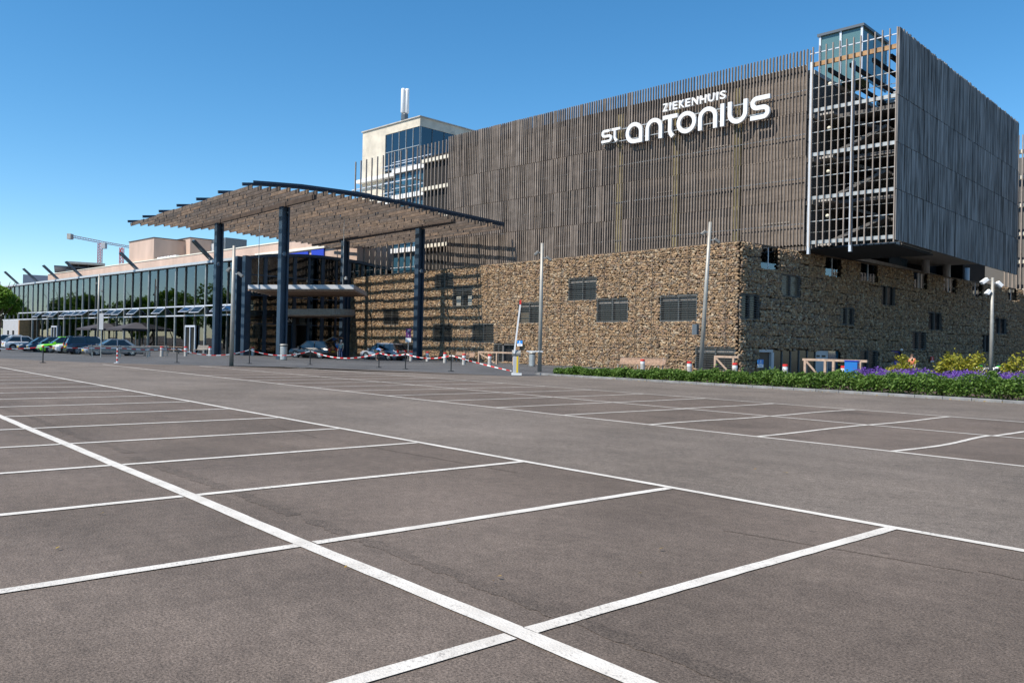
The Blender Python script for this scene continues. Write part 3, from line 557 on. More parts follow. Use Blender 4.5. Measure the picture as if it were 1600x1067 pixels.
for ch, a, b in (('S', 145, 203), ('T', 188, 248)):
    x0, x1 = zp(a, 405)[0], zp(b, 390)[0]; mb = MB()
    for pts, cl in glyph(ch, x1-x0, zs1-zs0, .22): stroke(mb, [(x0+p[0], zs0+p[1]) for p in pts], .22, .2, cl)
    mb.v = [(x, y+SY, z) for x, y, z in mb.v]; mb.build('letter', 'white', sg)
z0, z1 = (zp(487, 270)[2]+zp(830, 194)[2])/2, (zp(490, 224)[2]+zp(830, 150)[2])/2; xa, xb = zp(485, 247)[0], zp(836, 172)[0]
word = 'ZIEKENHUIS'; adv = dict(I=.30, Z=.86, E=.78, K=.92, S=.88); tot = sum(adv.get(c, 1) for c in word)+.28*(len(word)-1)-.16; cur = xa; u1 = (xb-xa)/tot
for ch in word:
    w = adv.get(ch, 1)*u1; o = text('letter', ch, 1, 'white', sg, Matrix.Identity(4), .12, .022)
    v = [p.co for p in o.data.vertices]; mnx, mxx, mny, mxy = min(p.x for p in v), max(p.x for p in v), min(p.y for p in v), max(p.y for p in v)
    sx, sy = (w*(.8 if ch == 'I' else 1))/(mxx-mnx), (z1-z0)/(mxy-mny)
    for p in v: p.x, p.y, p.z = (p.x-(mxx+mnx)/2)*sx, -p.z, (p.y-mny)*sy
    o.location = (cur+w/2+45, 0, z0-17); cur += w+(.12 if ch == 'K' else .28)*u1
for z in (zb+.5, zt-.3): MB().box(zp(140, 400)[0], zp(1080, 240)[0], SY+.14, SY+.19, z-.03, z+.03).build('sign_rail', 'galv', sg)

# ================================================================== concrete tower behind the slats
tw = uthing('concrete_tower', 'beige concrete tower with a glazed corner rising behind the slats', 'tower', (-87, 66, 0))
MB().box(-93.7, -88.6, 66, 80, 0, 29.1).build('wall', 'concrete', tw); MB().box(-93.7, -81.4, 66, 84, 29.1, 30.25).build('roof_band', 'concrete', tw); MB().box(-93.85, -81.25, 65.85, 84.1, 30.25, 30.38).build('coping', 'slab', tw)
MB().box(-88.6, -82.5, 70.5, 80, 0, 29.1).build('core', 'inside_grey', tw)
for i in range(5):
    x0 = -88.6+i*1.44
    for z0, z1 in ((26.7, 29.1), (24.2, 26.66)): MB().box(x0+.05, x0+1.4, 66.1, 66.13, z0, z1).build('pane', 'tower_glass', tw)
for i in range(8):
    for z0, z1 in ((26.7, 29.1), (23.2, 26.66)): MB().box(-81.5, -81.47, 66.1+i*2, 68.05+i*2, z0, z1).build('pane', 'tower_glass', tw)
for i in range(6): MB().box(-88.64+i*1.44, -88.56+i*1.44, 66.04, 66.2, 10, 29.1).build('mullion', 'galv', tw)
for i in range(1, 8): MB().box(-81.55, -81.4, 66.03+i*2, 66.1+i*2, 22, 29.1).build('mullion', 'far_dark', tw)
MB().box(-81.5, -81.36, 65.98, 66.1, 10, 29.1).build('corner_post', 'far_dark', tw); MB().box(-88.6, -81.5, 66.02, 66.09, 26.66, 26.74).build('transom', 'galv', tw)
for z in (23.4, 19.9, 16.4, 12.9, 9.4):
    MB().box(-93.9, -81.3, 65.2, 66.0, z-.2, z+.25).build('balcony_slab', 'white_panel', tw)
    MB().box(-88.5, -81.5, 65.3, 65.35, z+1.2, z+1.28).build('rail', 'steel_white', tw); MB().box(-88.5, -81.5, 65.3, 65.35, z+.75, z+.8).build('rail', 'steel_white', tw)
    if z < 23: MB().box(-88.5, -81.5, 66.1, 66.13, z+.3, z+3.3).build('pane', 'tower_glass', tw)
for x, y in ((-86.2, 68), (-83.5, 68.5), (-82.2, 72)): MB().lathe([(.3, 0), (.3, .1)], (x, y, 28.9), 10).build('ceiling_lamp', 'lampglass', tw)
lk = uthing('link_building', 'narrow glazed link with dark panels behind the sparse slats beside the tower', 'building', (-74, 62, 0))
MB().box(-81.2, -73.7, 62.0, 63, 0, 22.4).build('wall', 'window_blue', lk); MB().box(-73.6, -67.9, 60.4, 61, 9.3, 23.0).build('dark_panel', 'dark_inside', lk)
for z in (22.5, 19.3, 16.1, 12.8, 9.6):
    MB().box(-81.2, -73.7, 61.6, 61.95, z-.25, z+.3).build('floor_edge', 'white_panel', lk); MB().box(-73.6, -67.9, 59.9, 60.3, z-.3, z+.1).build('floor_edge', 'cream_edge', lk); MB().box(-81.2, -73.7, 61.65, 61.7, z+1.1, z+1.18).build('rail', 'steel_white', lk)
for i in range(7): MB().box(-81.1+i*1.2, -81.0+i*1.2, 61.9, 61.98, 9, 22.2).build('mullion', 'galv', lk)
for x in np.arange(-86, -73, 4.0): MB().box(x, x+.06, BY0+.1, BY0+3, 20.3, 20.45).build('outrigger', 'galv', lk)
for z in (20.4, 13.6): MB().box(-86, -73.6, BY0+.1, BY0+.18, z, z+.12).build('slat_rail', 'steel_white', lk)
an = uthing('phone_mast', 'white panel antennas on a short mast on the concrete tower roof', 'antenna', (uy(632, 187, 70)[0], 70, 30.25)); ax = an['_b'][0]; za = uy(632, 178, 70)[2]; zz = uy(632, 140, 70)[2]
MB().tube([(ax, 70, 30.25), (ax, 70, zz-.2)], .12).build('mast', 'galv', an); MB().lathe([(.35, 0), (.5, .2), (.5, .9), (.4, 1.1)], (ax, 70, za-1.1), 10).build('mount', 'far_dark', an)
for k in range(3):
    a = .5+k*2.1; MB().lathe([(.24, 0), (.3, .1), (.3, zz-za-.2), (.24, zz-za)], (ax+.32*math.cos(a), 70+.32*math.sin(a), za), 10).build('antenna_panel', 'white', an, smooth=True)
rl = MB()
for i in range(6): rl.bar((ax-8+i*1.4, 70, 30.3), (ax-8+i*1.4, 70, 31.3), .05, .05)
rl.bar((ax-8, 70, 31.3), (ax-1, 70, 31.3), .05, .05); rl.build('roof_rail', 'galv', an)

# ================================================================== glass wing on the left
gw = uthing('glass_wing', 'long low wing of the hospital with a tall glass curtain wall and tilted windows', 'building', (-125, 43, 0))
WX0, WX1, WY = -172.0, -82.2, 43.0; ZT, ZM1, ZM0 = 10.2, 5.45, 4.35; PW = 2.655
xs = np.arange(-82.95, WX0, -PW)
pm = {}
def pane(x, z0, z1, m):
    k = (z0, z1)
    if k not in pm: pm[k] = MB().box(-PW/2+.07, PW/2-.07, -.012, .012, 0, z1-z0).mesh('pane', 'curtain_glass')
    return link('pane', pm[k], gw, off=(x-PW/2+125, random.uniform(-.005, .005), z0), rot=(random.uniform(-.006, .006), 0, random.uniform(-.006, .006)))
hop = [(262, 2), (282, 1), (300, 1), (319, 2)]
HP = [uy(px, 485, WY)[0] for px in (64, 80, 92, 102, 112, 121, 139, 151, 172, 184, 208, 247, 292, 308, 340, 361)]
hopx = set()
for q in HP: hopx.add(int(np.argmin(np.abs(xs-PW/2-q))))
for i, x in enumerate(xs):
    pane(x, ZM1+.1, ZT-.05, 0); pane(x, .05, ZM0-.08, 0)
    if i not in hopx: pane(x, ZM0+.08, ZM1-.08, 0)
    else:
        w = MB().box(-PW/2+.12, PW/2-.12, -.02, .02, -1.0, -.06).build('hopper_window', 'hopper_glass', gw, off=(x-PW/2+125, -.08, ZM1-.08)); w.rotation_euler = (-math.radians(random.choice((46, 50, 54))), 0, 0)
        fr = MB(); a = PW/2-.1
        fr.box(-a, a, -.035, .035, -.07, 0).box(-a, a, -.035, .035, -1.07, -1.0).box(-a, -a+.09, -.035, .035, -1.0, -.07).box(a-.09, a, -.035, .035, -1.0, -.07); fr.build('frame', 'steel_white', w, off=(0, 0, 0))
    major = i % 3 == 0
    MB().box(x-(.09 if major else .04), x+(.09 if major else .04), WY-.14, WY+.1, 0, ZT).build('mullion', 'galv' if major else 'bar_grey', gw)
MB().box(WX0, WX1, WY-.5, WY+.3, ZT, ZT+.28).build('roof_edge', 'roof_grey', gw)
for z in (ZM0, ZM1): MB().box(WX0, WX1, WY-.11, WY+.08, z-.07, z+.07).build('transom', 'steel_white', gw)
MB().box(WX0, WX1, WY+.3, 60, ZT+.02, ZT+.2).build('roof', 'roof_grey', gw)
MB().box(WX0, WX1, WY+1.6, 51, 4.55, 4.95).build('upper_floor', 'tan_inside', gw); MB().box(WX0, WX1, 51, 51.3, 0, ZT).build('back_wall', 'brown_panel', gw)
MB().box(WX0, -84, WY+1.5, WY+1.6, 4.5, 5.15).build('floor_edge', 'pale_green', gw); MB().box(WX0, WX1, WY+.3, 51, .0, .06).build('floor', 'inside_grey', gw)
for i, x in enumerate(np.arange(-86, WX0, -7.96)):
    MB().box(x-.3, x+.3, WY+1.8, WY+2.4, .06, ZT).build('inner_column', 'dark_inside', gw)
    if x > -150: MB().box(x-5.2, x-1.6, 50.6, 50.95, 5.0, 8.2).build('wall_panel', 'pale_green' if i % 2 else 'tan_inside', gw)
    if -140 < x: MB().box(x-6.2, x-3.4, 48.6, 49, .06, 3.2+(i % 3)*.3).build('inner_screen', 'green_inside', gw)
    MB().box(x-6.5, x-.8, WY+1.9, WY+2.0, 3.3, 3.9).build('parapet', 'green_inside' if i % 2 else 'tan_inside', gw)
MB().box(uy(100, 480, 46)[0], uy(47, 480, 46)[0]-0, 46, 46.1, 6.0, 6.9).build('blue_banner', 'blue_sign', gw)
# entrance doors in the curtain wall
for px in (87, 300):
    x = uy(px, 530, WY)[0]; d = MB().box(x-1.25, x+1.25, WY-.2, WY-.14, 0, 3.0).build('door', 'window_dark', gw)
    fr = MB().box(x-1.35, x-1.2, WY-.3, WY-.13, 0, 3.1).box(x+1.2, x+1.35, WY-.3, WY-.13, 0, 3.1).box(x-.07, x+.07, WY-.3, WY-.13, 0, 3.0).box(x-1.35, x+1.35, WY-.3, WY-.13, 3.0, 3.2); fr.build('frame', 'steel_white', d, off=(0, 0, 0))
for px, py, base, top in ((30, 446, 0, 0), (60, 442, 0, 0), (92, 439, 0, 0), (128.5, 434, 0, 0), (216, 423, 0, 0), (333, 407, 0, 0)):
    x = uy(px, py, WY)[0]; s = MB().bar((x, WY, ZT+.2), (x-.3, WY-2.2, ZT+2.35), .6, .22).build('roof_strut', 'strut_glass', gw); MB().bar((x-.33, WY, ZT+.2), (x-.63, WY-2.2, ZT+2.35), .04, .24).bar((x+.33, WY, ZT+.2), (x+.03, WY-2.2, ZT+2.35), .04, .24).build('frame', 'far_dark', s, off=(0, 0, 0))
# grey link block at the far left of the wing
MB().box(-166, -156.5, 41.5, 43, 0, 4.2).build('porch', 'grey_panel', gw); MB().box(-163, -162.2, 41.4, 41.5, .2, 2.4).build('slit_window', 'black', gw); MB().box(-160, -159.2, 41.4, 41.5, .2, 2.4).build('slit_window', 'black', gw); MB().box(-156.5, -156, 41.4, 43, 0, 4.2).build('porch_edge', 'orange_wood', gw)

# ================================================================== entrance hall end wall with curved roof
EX = -81.6
eh = uthing('entrance_hall', 'dark framed glass entrance hall with a gently curved roof behind the canopy columns', 'entrance', (EX, 48, 0))
cur = [ux(px, py, EX) for px, py in ((390, 403), (415, 400.5), (440, 400), (470, 400.5), (500, 402.5), (530, 406), (560, 411), (600, 420), (640, 431))]
cur = [(float(p[1]), float(p[2])) for p in cur]
def ztop(y):
    for (a, za_), (b, zb_) in zip(cur, cur[1:]):
        if a <= y <= b: return za_+(zb_-za_)*(y-a)/(b-a)
    return cur[-1][1] if y > cur[-1][0] else cur[0][1]
ye = cur[-1][0]; rf = MB(); N_ = 30
for i in range(N_):
    ya, yb = cur[0][0]+(ye-cur[0][0])*i/N_, cur[0][0]+(ye-cur[0][0])*(i+1)/N_
    za, zb2 = ztop(ya), ztop(yb)
    rf.add([(EX-14, ya, za-.1), (EX+.35, ya, za-.1), (EX+.35, yb, zb2-.1), (EX-14, yb, zb2-.1), (EX-14, ya, za+.22), (EX+.35, ya, za+.22), (EX+.35, yb, zb2+.22), (EX-14, yb, zb2+.22)], [(0, 3, 2, 1), (4, 5, 6, 7), (0, 1, 5, 4), (1, 2, 6, 5), (2, 3, 7, 6), (3, 0, 4, 7)])
rf.build('roof', 'steel_blue', eh)
ysE = np.linspace(43.4, ye, 13)
for i, (ya, yb) in enumerate(zip(ysE, ysE[1:])):
    if ya > 60: pass
    for z0, z1 in ((.05, 3.4), (3.46, 6.4), (6.46, 8.6), (8.66, None)):
        if 46.2 < ya < 49.5 and z0 < 3: continue
        P = [(ya+.08, z0), (yb-.08, z0), (yb-.08, (z1 or ztop(yb)-.15)), (ya+.08, (z1 or ztop(ya)-.15))]
        if P[2][1] < z0+.2: continue
        MB().add([(EX, y, z) for y, z in P]+[(EX-.03, y, z) for y, z in P], [(0, 1, 2, 3), (7, 6, 5, 4), (0, 4, 5, 1), (1, 5, 6, 2), (2, 6, 7, 3), (3, 7, 4, 0)]).build('pane', 'entrance_glass', eh)
    w = .2 if i % 2 else .12
    MB().box(EX-.2, EX+.1, ya-w, ya+w, 0, ztop(ya)-.1).build('mullion', 'steel_blue', eh)
for z in (3.43, 6.43, 8.63): MB().box(EX-.1, EX+.06, 43.3, min(ye, 60), z-.05, z+.05).build('transom', 'steel_blue', eh)
for x, y in ((-82.3, 42.4), (-80.9, 42.6)): MB().box(x-.34, x+.34, y-.3, y+.3, 0, 10.5).build('corner_column', 'steel_blue', eh)
MB().box(EX-10, EX-.4, 43.6, 52, 6.3, 6.6).build('gallery', 'tan_inside', eh); MB().box(EX-9, EX-8.7, 43.6, 60, 0, 10.2).build('back_wall', 'inside_grey', eh); MB().box(EX-2.2, EX-2.0, 44.5, 58, 6.7, 9.4).build('upper_wall', 'pale_green', eh); MB().box(EX-2.2, EX-2.0, 44.2, 46, 3.6, 6.2).build('inner_panel', 'tan_inside', eh); MB().box(EX-4, EX-3.8, 44, 45.4, 2.9, 10).build('inner_panel', 'pale_green', eh)
for z in (9.6,): MB().box(EX-6, EX-.8, 44.5, 58, z, z+.12).build('ceiling', 'pale_green', eh)
MB().box(EX-3.4, EX-.3, 46.2, 49.4, 0, 3.3).build('revolving_door', 'black', eh)
for k, (ya, zz_) in enumerate(((44.0, .1), (45.1, .1))): MB().lathe([(.4, 0), (.6, .5), (.45, 1.1), (.2, 1.5)], (EX-2, ya, zz_), 8).build('potted_plant', 'green_inside', eh)
t = text('entrance_lettering', 'INGANG', .62, 'white', eh, Matrix(((0, 0, 1, .06), (1, 0, 0, -.2), (0, 1, 0, 3.9), (0, 0, 0, 1))), .01)
MB().box(EX-.02, EX+.02, 46.2, 49.4, 3.4, 4.4).build('sign_board', 'black', eh)
# two flat porch roofs
pc = thing('porch_roof', 'white flat upper porch roof with striped shade in front of the entrance', 'porch roof', (-78, 41.2, 0))
poly = [(-77.5, 33.3), (-67.9, 39.4), (-76.2, 45.8), (-86, 40)]
o = MB().prism([(x+78, y-41.2) for x, y in poly], 6.6, 7.0).build('deck', 'grey_panel', pc)
for k in range(9):
    f = k/9; a = Vector(poly[0]).lerp(Vector(poly[3]), f+.05); b = Vector(poly[1]).lerp(Vector(poly[2]), f+.05); MB().bar((a.x+78, a.y-41.2, 6.5), (b.x+78, b.y-41.2, 6.5), .5, .1).build('soffit_board', 'bench_wood', pc)
for f in (.1, .9):
    a = Vector(poly[0]).lerp(Vector(poly[1]), f); MB().tube([(a.x+78, a.y-41.2, 7.0), (a.x+78, a.y-41.2, 13.2)], .03, 6).build('hanger_rod', 'galv', pc)
pc2 = thing('porch_roof', 'brown lower porch roof with rounded end above the entrance doors', 'porch roof', (-80, 42, 0))
poly = [(-80.8, 38.7)]+[(-74.6+1.1*math.cos(a), 42.0+1.4*math.sin(a)) for a in np.linspace(-1.3, 1.2, 8)]+[(-81.5, 45), (-88, 42)]
MB().prism([(x+80, y-42) for x, y in poly], 4.35, 4.95).build('deck', 'bench_grey', pc2); MB().prism([((x+80)*.96, (y-42)*.96) for x, y in poly], 4.25, 4.34).build('soffit', 'bench_wood', pc2)

# ================================================================== pink concrete building behind the wing
pk = uthing('pink_building', 'pale pink concrete building behind the glass wing roof', 'building', (-120, 58, 0))
PZ = float(np.mean([uy(px, py, 58)[2] for px, py in ((238, 403), (440, 381), (530, 370))])); xL = uy(75, 430, 58)[0]
MB().box(xL, -83, 58, 76, 0, PZ).build('wall', 'pink_concrete', pk); MB().box(xL-.1, -82.9, 57.9, 76.1, PZ, PZ+.14).build('coping', 'cream_edge', pk)
def upx(b, Y): A = uy(b[0], b[1], Y); B = uy(b[2], b[3], Y); return A[0], B[0], B[2], A[2]
a, b, z0, z1 = upx((202, 379, 240, 403), 58.5); bx1 = MB().box(a, b, 58.5, 66, PZ-.5, z1).build('roof_box', 'pink_concrete', pk); MB().box(a-.1, b+.1, 58.4, 66.1, z1, z1+.15).build('coping', 'brown_panel', bx1, off=(0, 0, 0))
a2, b2, _, z2 = upx((268, 377, 297, 390), 64); bx2 = MB().box(a2, b2, 64, 72, PZ-.5, z2).build('roof_box', 'pink_concrete', pk); MB().box(a2-.1, b2+.1, 63.9, 72.1, z2, z2+.15).build('coping', 'brown_panel', bx2, off=(0, 0, 0))
MB().box(b+.3, a2, 66, 66.5, PZ, z1-.1).build('roof_screen', 'brown_panel', pk); MB().box(b+1.5, a2-3, 65.9, 65.99, PZ+.2, z1-1).build('roof_door', 'grey_panel', pk)
a, b, z0, z1 = upx((297, 380, 352, 395), 68); MB().box(a, b, 68, 72, PZ, z1).build('plant_room', 'far_dark', pk); MB().box(a+2, b-4, 67.8, 67.99, PZ+.1, z1-.8).build('plant_louvre', 'grey_panel', pk)
for i in range(6): MB().box(uy(240, 400, 59)[0]+1.5+i*1.3, uy(240, 400, 59)[0]+2.5+i*1.3, 59, 59.6, PZ+.1, PZ+.6).build('roof_vent', 'white_panel', pk)
for q in ((448, 397, 481, 402), (486.5, 391, 505.5, 402)):
    a, b, z0, z1 = upx(q, 57.8); MB().box(a, b, 57.8, 57.95, z0-.3, z1).build('blue_window', 'royal_blue', pk)
a, b, z0, z1 = upx((398, 398, 533, 400), 57.7); zz0, zz1 = uy(533, 384, 57.7)[2], uy(533, 381, 57.7)[2]; MB().box(a, b, 57.7, 57.97, zz0, zz1+.1).build('white_ledge', 'cream_edge', pk)

# ================================================================== far left: hospital annex, helipad, cranes, low block
def far(px, py, dist):
    d = ray(px, py); d = d/math.hypot(d[0], d[1]); return O3+d*dist
fb = thing('far_building', 'grey office building with a helipad deck far behind the glass wing', 'building', tuple(far(115, 440, 260)*np.array([1, 1, 0])), YAW+.5)
A, B = far(15, 440, 260), far(172, 440, 260); wdt = float(np.hypot(*(B-A)[:2])); zt1 = far(60, 430, 260)[2]; zt2 = far(100, 418, 260)[2]
MB().box(-wdt/2, -wdt*.02, 0, 20, 0, zt1).build('wall', 'far_grey', fb); MB().box(-wdt*.08, wdt/2, 4, 24, 0, zt2).build('wall', 'far_grey', fb)
MB().box(-wdt*.06, wdt*.32, 0, 22, zt2+1.2, zt2+1.8).build('helipad_deck', 'concrete', fb); MB().box(-wdt*.2, wdt*.5, 2, 26, zt2+.2, zt2+.6).build('roof_deck', 'far_dark', fb)
for i in range(6): MB().box(-wdt/2+1.5+i*3.3, -wdt/2+3.6+i*3.3, -.1, 0, zt1-5, zt1-2).build('window', 'far_dark', fb)
for i in range(8): MB().bar((-wdt*.05+i*2.4, 2, zt2+.6), (-wdt*.05+i*2.4, 2, zt2+1.3), .2, .2).build('deck_post', 'far_dark', fb)
sh = uthing('low_block', 'low brown brick block behind the parked cars at the left edge', 'building', (-176, 44, 0)); MB().box(-190, -166, 44.5, 56, 0, 5.2).build('wall', 'brown_panel', sh); MB().box(-190, -166, 44.4, 44.49, 2.6, 2.9).build('band', 'grey_panel', sh); w = MB().box(-176, -171.5, 44.38, 44.39, .9, 2.4).build('window', 'white_panel', sh)
def lattice(mb, a, b, w, n):
    a, b = Vector(a), Vector(b); d = (b-a).normalized(); u = Vector((0, 0, 1)) if abs(d.z) < .9 else Vector((1, 0, 0)); s = d.cross(u).normalized()*w/2; u = s.cross(d).normalized()*w/2
    C = [s+u, s-u, -s-u, -s+u]
    for c in C: mb.bar(a+c, b+c, w*.14, w*.14)
    for i in range(n):
        p, q = a.lerp(b, i/n), a.lerp(b, (i+1)/n)
        for k in range(4): mb.bar(p+C[k], q+C[(k+1) % 4], w*.09, w*.09)
cr = thing('tower_crane', 'red tower crane with a horizontal jib above the far buildings', 'crane', tuple(far(153, 530, 420)*np.array([1, 1, 0])), YAW)
zc_ = far(153, 380, 420)[2]; mpp = 420/F*1.03
mb = MB(); lattice(mb, (0, 0, 0), (0, 0, zc_), 1.4, 36); mb.build('mast', 'crane_red', cr); mb = MB(); lattice(mb, (0, 0, zc_+.6), (62*mpp, 20, zc_-1.8), .8, 30); mb.build('jib', 'crane_red', cr)
mb = MB(); lattice(mb, (0, 0, zc_+.6), (-31*mpp, -8, zc_+2.2), .9, 12); mb.build('counter_jib', 'crane_red', cr); MB().box(-31*mpp, -26*mpp, -9, -6.5, zc_+.6, zc_+3).build('counterweight', 'slab', cr); MB().box(.9, 2.8, -1.2, .8, zc_-2.4, zc_+.2).build('cab', 'grey_panel', cr)
c2 = thing('tower_crane', 'distant thin red crane mast behind the larger crane', 'crane', tuple(far(187, 530, 600)*np.array([1, 1, 0])), YAW); z2_ = far(187, 387, 600)[2]; mb = MB(); lattice(mb, (0, 0, 0), (0, 0, z2_), 2.0, 30); mb.build('mast', 'crane_red', c2); MB().bar((0, 0, z2_), (-1.5, 0, z2_-4), .5, .5).build('jib', 'crane_red', c2)

# ================================================================== big timber-louvre canopy
cp = uthing('entrance_canopy', 'huge slatted timber canopy on four tall blue steel columns before the entrance', 'canopy', (-75, 39.5, 0), rz=0)
KX0, KX1, KY0, KY1 = -92.3, -61.9, 26.3, 53.0
def zk(y):
    T = [(25.3, 13.75), (27, 14.05), (31, 14.33), (35.8, 14.42), (41.7, 14.24), (47.9, 13.95), (54.5, 13.6)]
    for (a, p), (b, q) in zip(T, T[1:]):
        if a <= y <= b: return p+(q-p)*(y-a)/(b-a)
    return T[-1][1]
nrow = 33; bmesh_ = {}; hang = []
for r in range(nrow):
    y = KY0+(KY1-KY0)*(r+.5)/nrow; z = zk(y)-.30; x = KX0+random.uniform(-.1, .45); nseg = 7; L = (KX1-x+random.uniform(-.1, .1))/nseg; cut_ = [x]+[x+L*(k+1)+(random.uniform(-.8, .8) if k < nseg-1 else 0) for k in range(nseg)]
    for k in range(nseg):
        l = round((cut_[k+1]-cut_[k])*5)/5
        if l not in bmesh_: bmesh_[l] = MB().box(0, l, -.03, .03, -.33, 0).mesh('board', 'canopy_wood')
        link('board', bmesh_[l], cp, off=(cut_[k]+75, y-39.5+random.uniform(-.05, .05), z+random.uniform(-.035, .035)), rot=(random.uniform(-.05, .02), random.uniform(-.005, .005), random.uniform(-.004, .004)))
        hang.append((cut_[k]-.05, cut_[k]+.05, y-.06, y+.06, z-.16, z+.02))
stuff(link('hangers', boxes('hangers', hang, 'steel_blue'), cp))
px_ = [KX0+.6+4.87*k for k in range(7)]
for k, x in enumerate(px_):
    mb = MB(); ysq = np.linspace(KY0-.1, KY1, 18)
    for a, b in zip(ysq, ysq[1:]): mb.bar((x, a, zk(a)-.14), (x, b, zk(b)-.14), .16, .24)
    mb.build('purlin', 'steel_blue', cp)
mb = MB(); ysq = np.linspace(KY0+.6, KY1-.3, 20)
for a, b in zip(ysq, ysq[1:]): mb.bar((KX1-.15, a, zk(a)-.02), (KX1-.15, b, zk(b)-.02), .10, .17)
mb.build('edge_fascia', 'steel_blue', cp)
CA = [(-82.5, 32.3), (-67.8, 32.3), (-67.8, 46.7), (-82.5, 46.7)]
for y in (32.3, 46.7): MB().box(-90.3, -62.2, y-.14, y+.14, zk(y)-1.0, zk(y)-.62).build('beam', 'brown_panel', cp)
for i, (x, y) in enumerate(CA):
    zt_ = zk(y)-1.0; c = MB().box(x-.33, x+.33, y-.36, y-.20, 0, zt_).box(x-.33, x+.33, y+.20, y+.36, 0, zt_).box(x-.06, x+.06, y-.2, y+.2, 0, zt_).build('column', 'steel_blue', cp)
    hz = 9.2 if i in (0, 1) else 8.8
    MB().bar((x+.33, y-.28, hz), (x+.75, y-.28, hz), .06, .06).lathe([(.05, -.25), (.18, -.2), (.14, .1), (.05, .15)], (x+.8, y-.28, hz), 8).build('spotlight', 'galv' if i == 3 else 'far_dark', c, off=(0, 0, 0))
# ================================================================== plants
def hedge():
    n = 75000; x = rng.uniform(-33.6, 9, n); t = np.clip((x+33.6)/22, 0, 1); hgt = .38+.45*t; 
    cl = np.sin(x*2.1)*.5+np.sin(x*3.7+1)*.35+np.sin(x*7.3+2)*.3; hgt = hgt*(1+.2*cl+.12*np.sin(x*11.3)*np.sin(x*2.9)); dep = .7+1.0*t
    v = rng.uniform(-1, 1, n); y = 32.45+dep/2*(1+v*1.0)+.1*np.sin(x*5.3); zmax = hgt*(1-.35*np.abs(v)**3); z = .05+zmax*rng.random(n)**.55*(1+.35*(rng.random(n) > .985))
    y += np.where(v < 0, -1, 1)*.08*np.sin(x*4.1)*z
    return np.stack([x, y, z], 1)
P = hedge(); keep = np.ones(len(P), bool)
for gx in (-31.2, -28.4): keep &= np.abs(P[:, 0]-gx) > .12*rng.uniform(.2, 1, len(P))
hd = thing('hedge', 'low clipped green hedge running along the kerb of the car park', 'hedge', (-14, 33, .05)); hd['_b'] = [-14, 33, .05]
link('foliage', leaves('foliage', P[keep], .06, 'leaf_hedge', .35), hd)
mb = MB()
for i in range(120):
    x = -33+i*.35; mb.tube([(x, 33+random.uniform(-.2, .3), .05), (x+random.uniform(-.2, .2), 33+random.uniform(-.3, .4), .5)], [.012, .006], 4)
stuff(mb.build('stems', 'bark', hd))
LX = az(1352, 38)[0]; n = 34000; x = rng.uniform(LX, 9, n); y = rng.uniform(0, 1, n)*3.2+36.6; top = .78+.12*np.sin(x*3)+.08*np.sin(y*5+x*2); y0 = -.15*(x+24)*0
P = np.stack([x, y, .05+top*rng.random(n)**.35], 1); isf = P[:, 2] > .52
lv = thing('lavender_bed', 'band of purple lavender in bloom behind the hedge', 'lavender', (-8, 38, .05)); lv['_b'] = [-8, 38, .05]
stuff(link('flowers', leaves('flowers', P[isf], .05, 'lavender_flower', 0, .4), lv)); stuff(link('foliage', leaves('foliage', P[~isf], .06, 'lavender_leaf', 0, .25), lv))
def crown(c, r, n, seed, k=14, rs=1.0):
    q = np.random.default_rng(seed); cc = q.normal(size=(k, 3)); cc /= np.linalg.norm(cc, axis=1)[:, None]; cc = cc*q.uniform(.25, .8 if rs == 1 else 1.0, (k, 1))*np.array(r); rr = q.uniform(.28, .5, k)*min(r)*rs
    i = q.integers(0, k, n); d = q.normal(size=(n, 3)); d /= np.linalg.norm(d, axis=1)[:, None]; return cc[i]+(d*(rr[i]*q.uniform(.5, 1.05, n)**.6)[:, None] if rs == 1 else q.normal(size=(n, 3))*(rr[i]*.62)[:, None])+np.array(c)
def plant(name, label, cat, base, h, r, n, lm, ls, seed, trunk=.12, group=None, clear=.35, rs=1.0, k=14):
    o = thing(name, label, cat, base, group=group); R = random.Random(seed); mb = MB(); ch = h*(1-clear)
    mb.tube([(0, 0, 0), (R.uniform(-.1, .1)*r, R.uniform(-.1, .1)*r, h*clear), (R.uniform(-.1, .1)*r, 0, h*.8)], [trunk, trunk*.7, trunk*.2], 7)
    for k in range(9):
        a = R.uniform(0, 6.28); e = R.uniform(.5, .95)*r*.8; z0 = h*R.uniform(clear*.6, .6); mb.tube([(0, 0, z0), (e*.5*math.cos(a), e*.5*math.sin(a), z0+ch*.2), (e*math.cos(a), e*math.sin(a), min(h*.95, z0+ch*.45))], [trunk*.45, trunk*.3, trunk*.1], 5)
    mb.build('trunk' if cat == 'tree' else 'stem', 'bark', o, off=(0, 0, 0)); link('crown', leaves('crown', crown((0, 0, h*clear+ch/2), (r, r, ch*.55), n, seed, k, rs), ls, lm, .3), o, off=(0, 0, 0)); return o
P = g(18, 556)
plant('tree', 'leafy green tree at the left edge above the white cars', 'tree', (*az(-2, 15.0), 0), 8.0, 2.3, 8000, 'leaf_tree', .15, 3, .2, clear=.32)
for i, (px, py, h, r, lab) in enumerate(((1408, 592, 1.55, .85, 'small yellow-green shrub in the lavender, nearest the blue door'), (1503, 592, 1.85, 1.15, 'largest yellow-green shrub, left of the lamp post by the bicycles'), (1600, 592, 1.7, .9, 'yellow-green shrub cut by the right edge of the photo'))):
    x, y = az(px, 41.5); plant('shrub', lab, 'shrub', (x, y, .0), h, r, 1300 if i != 1 else 1900, 'leaf_yellow', .08, 20+i, .03, 'yellow shrubs behind the hedge', .2, rs=.85, k=16)
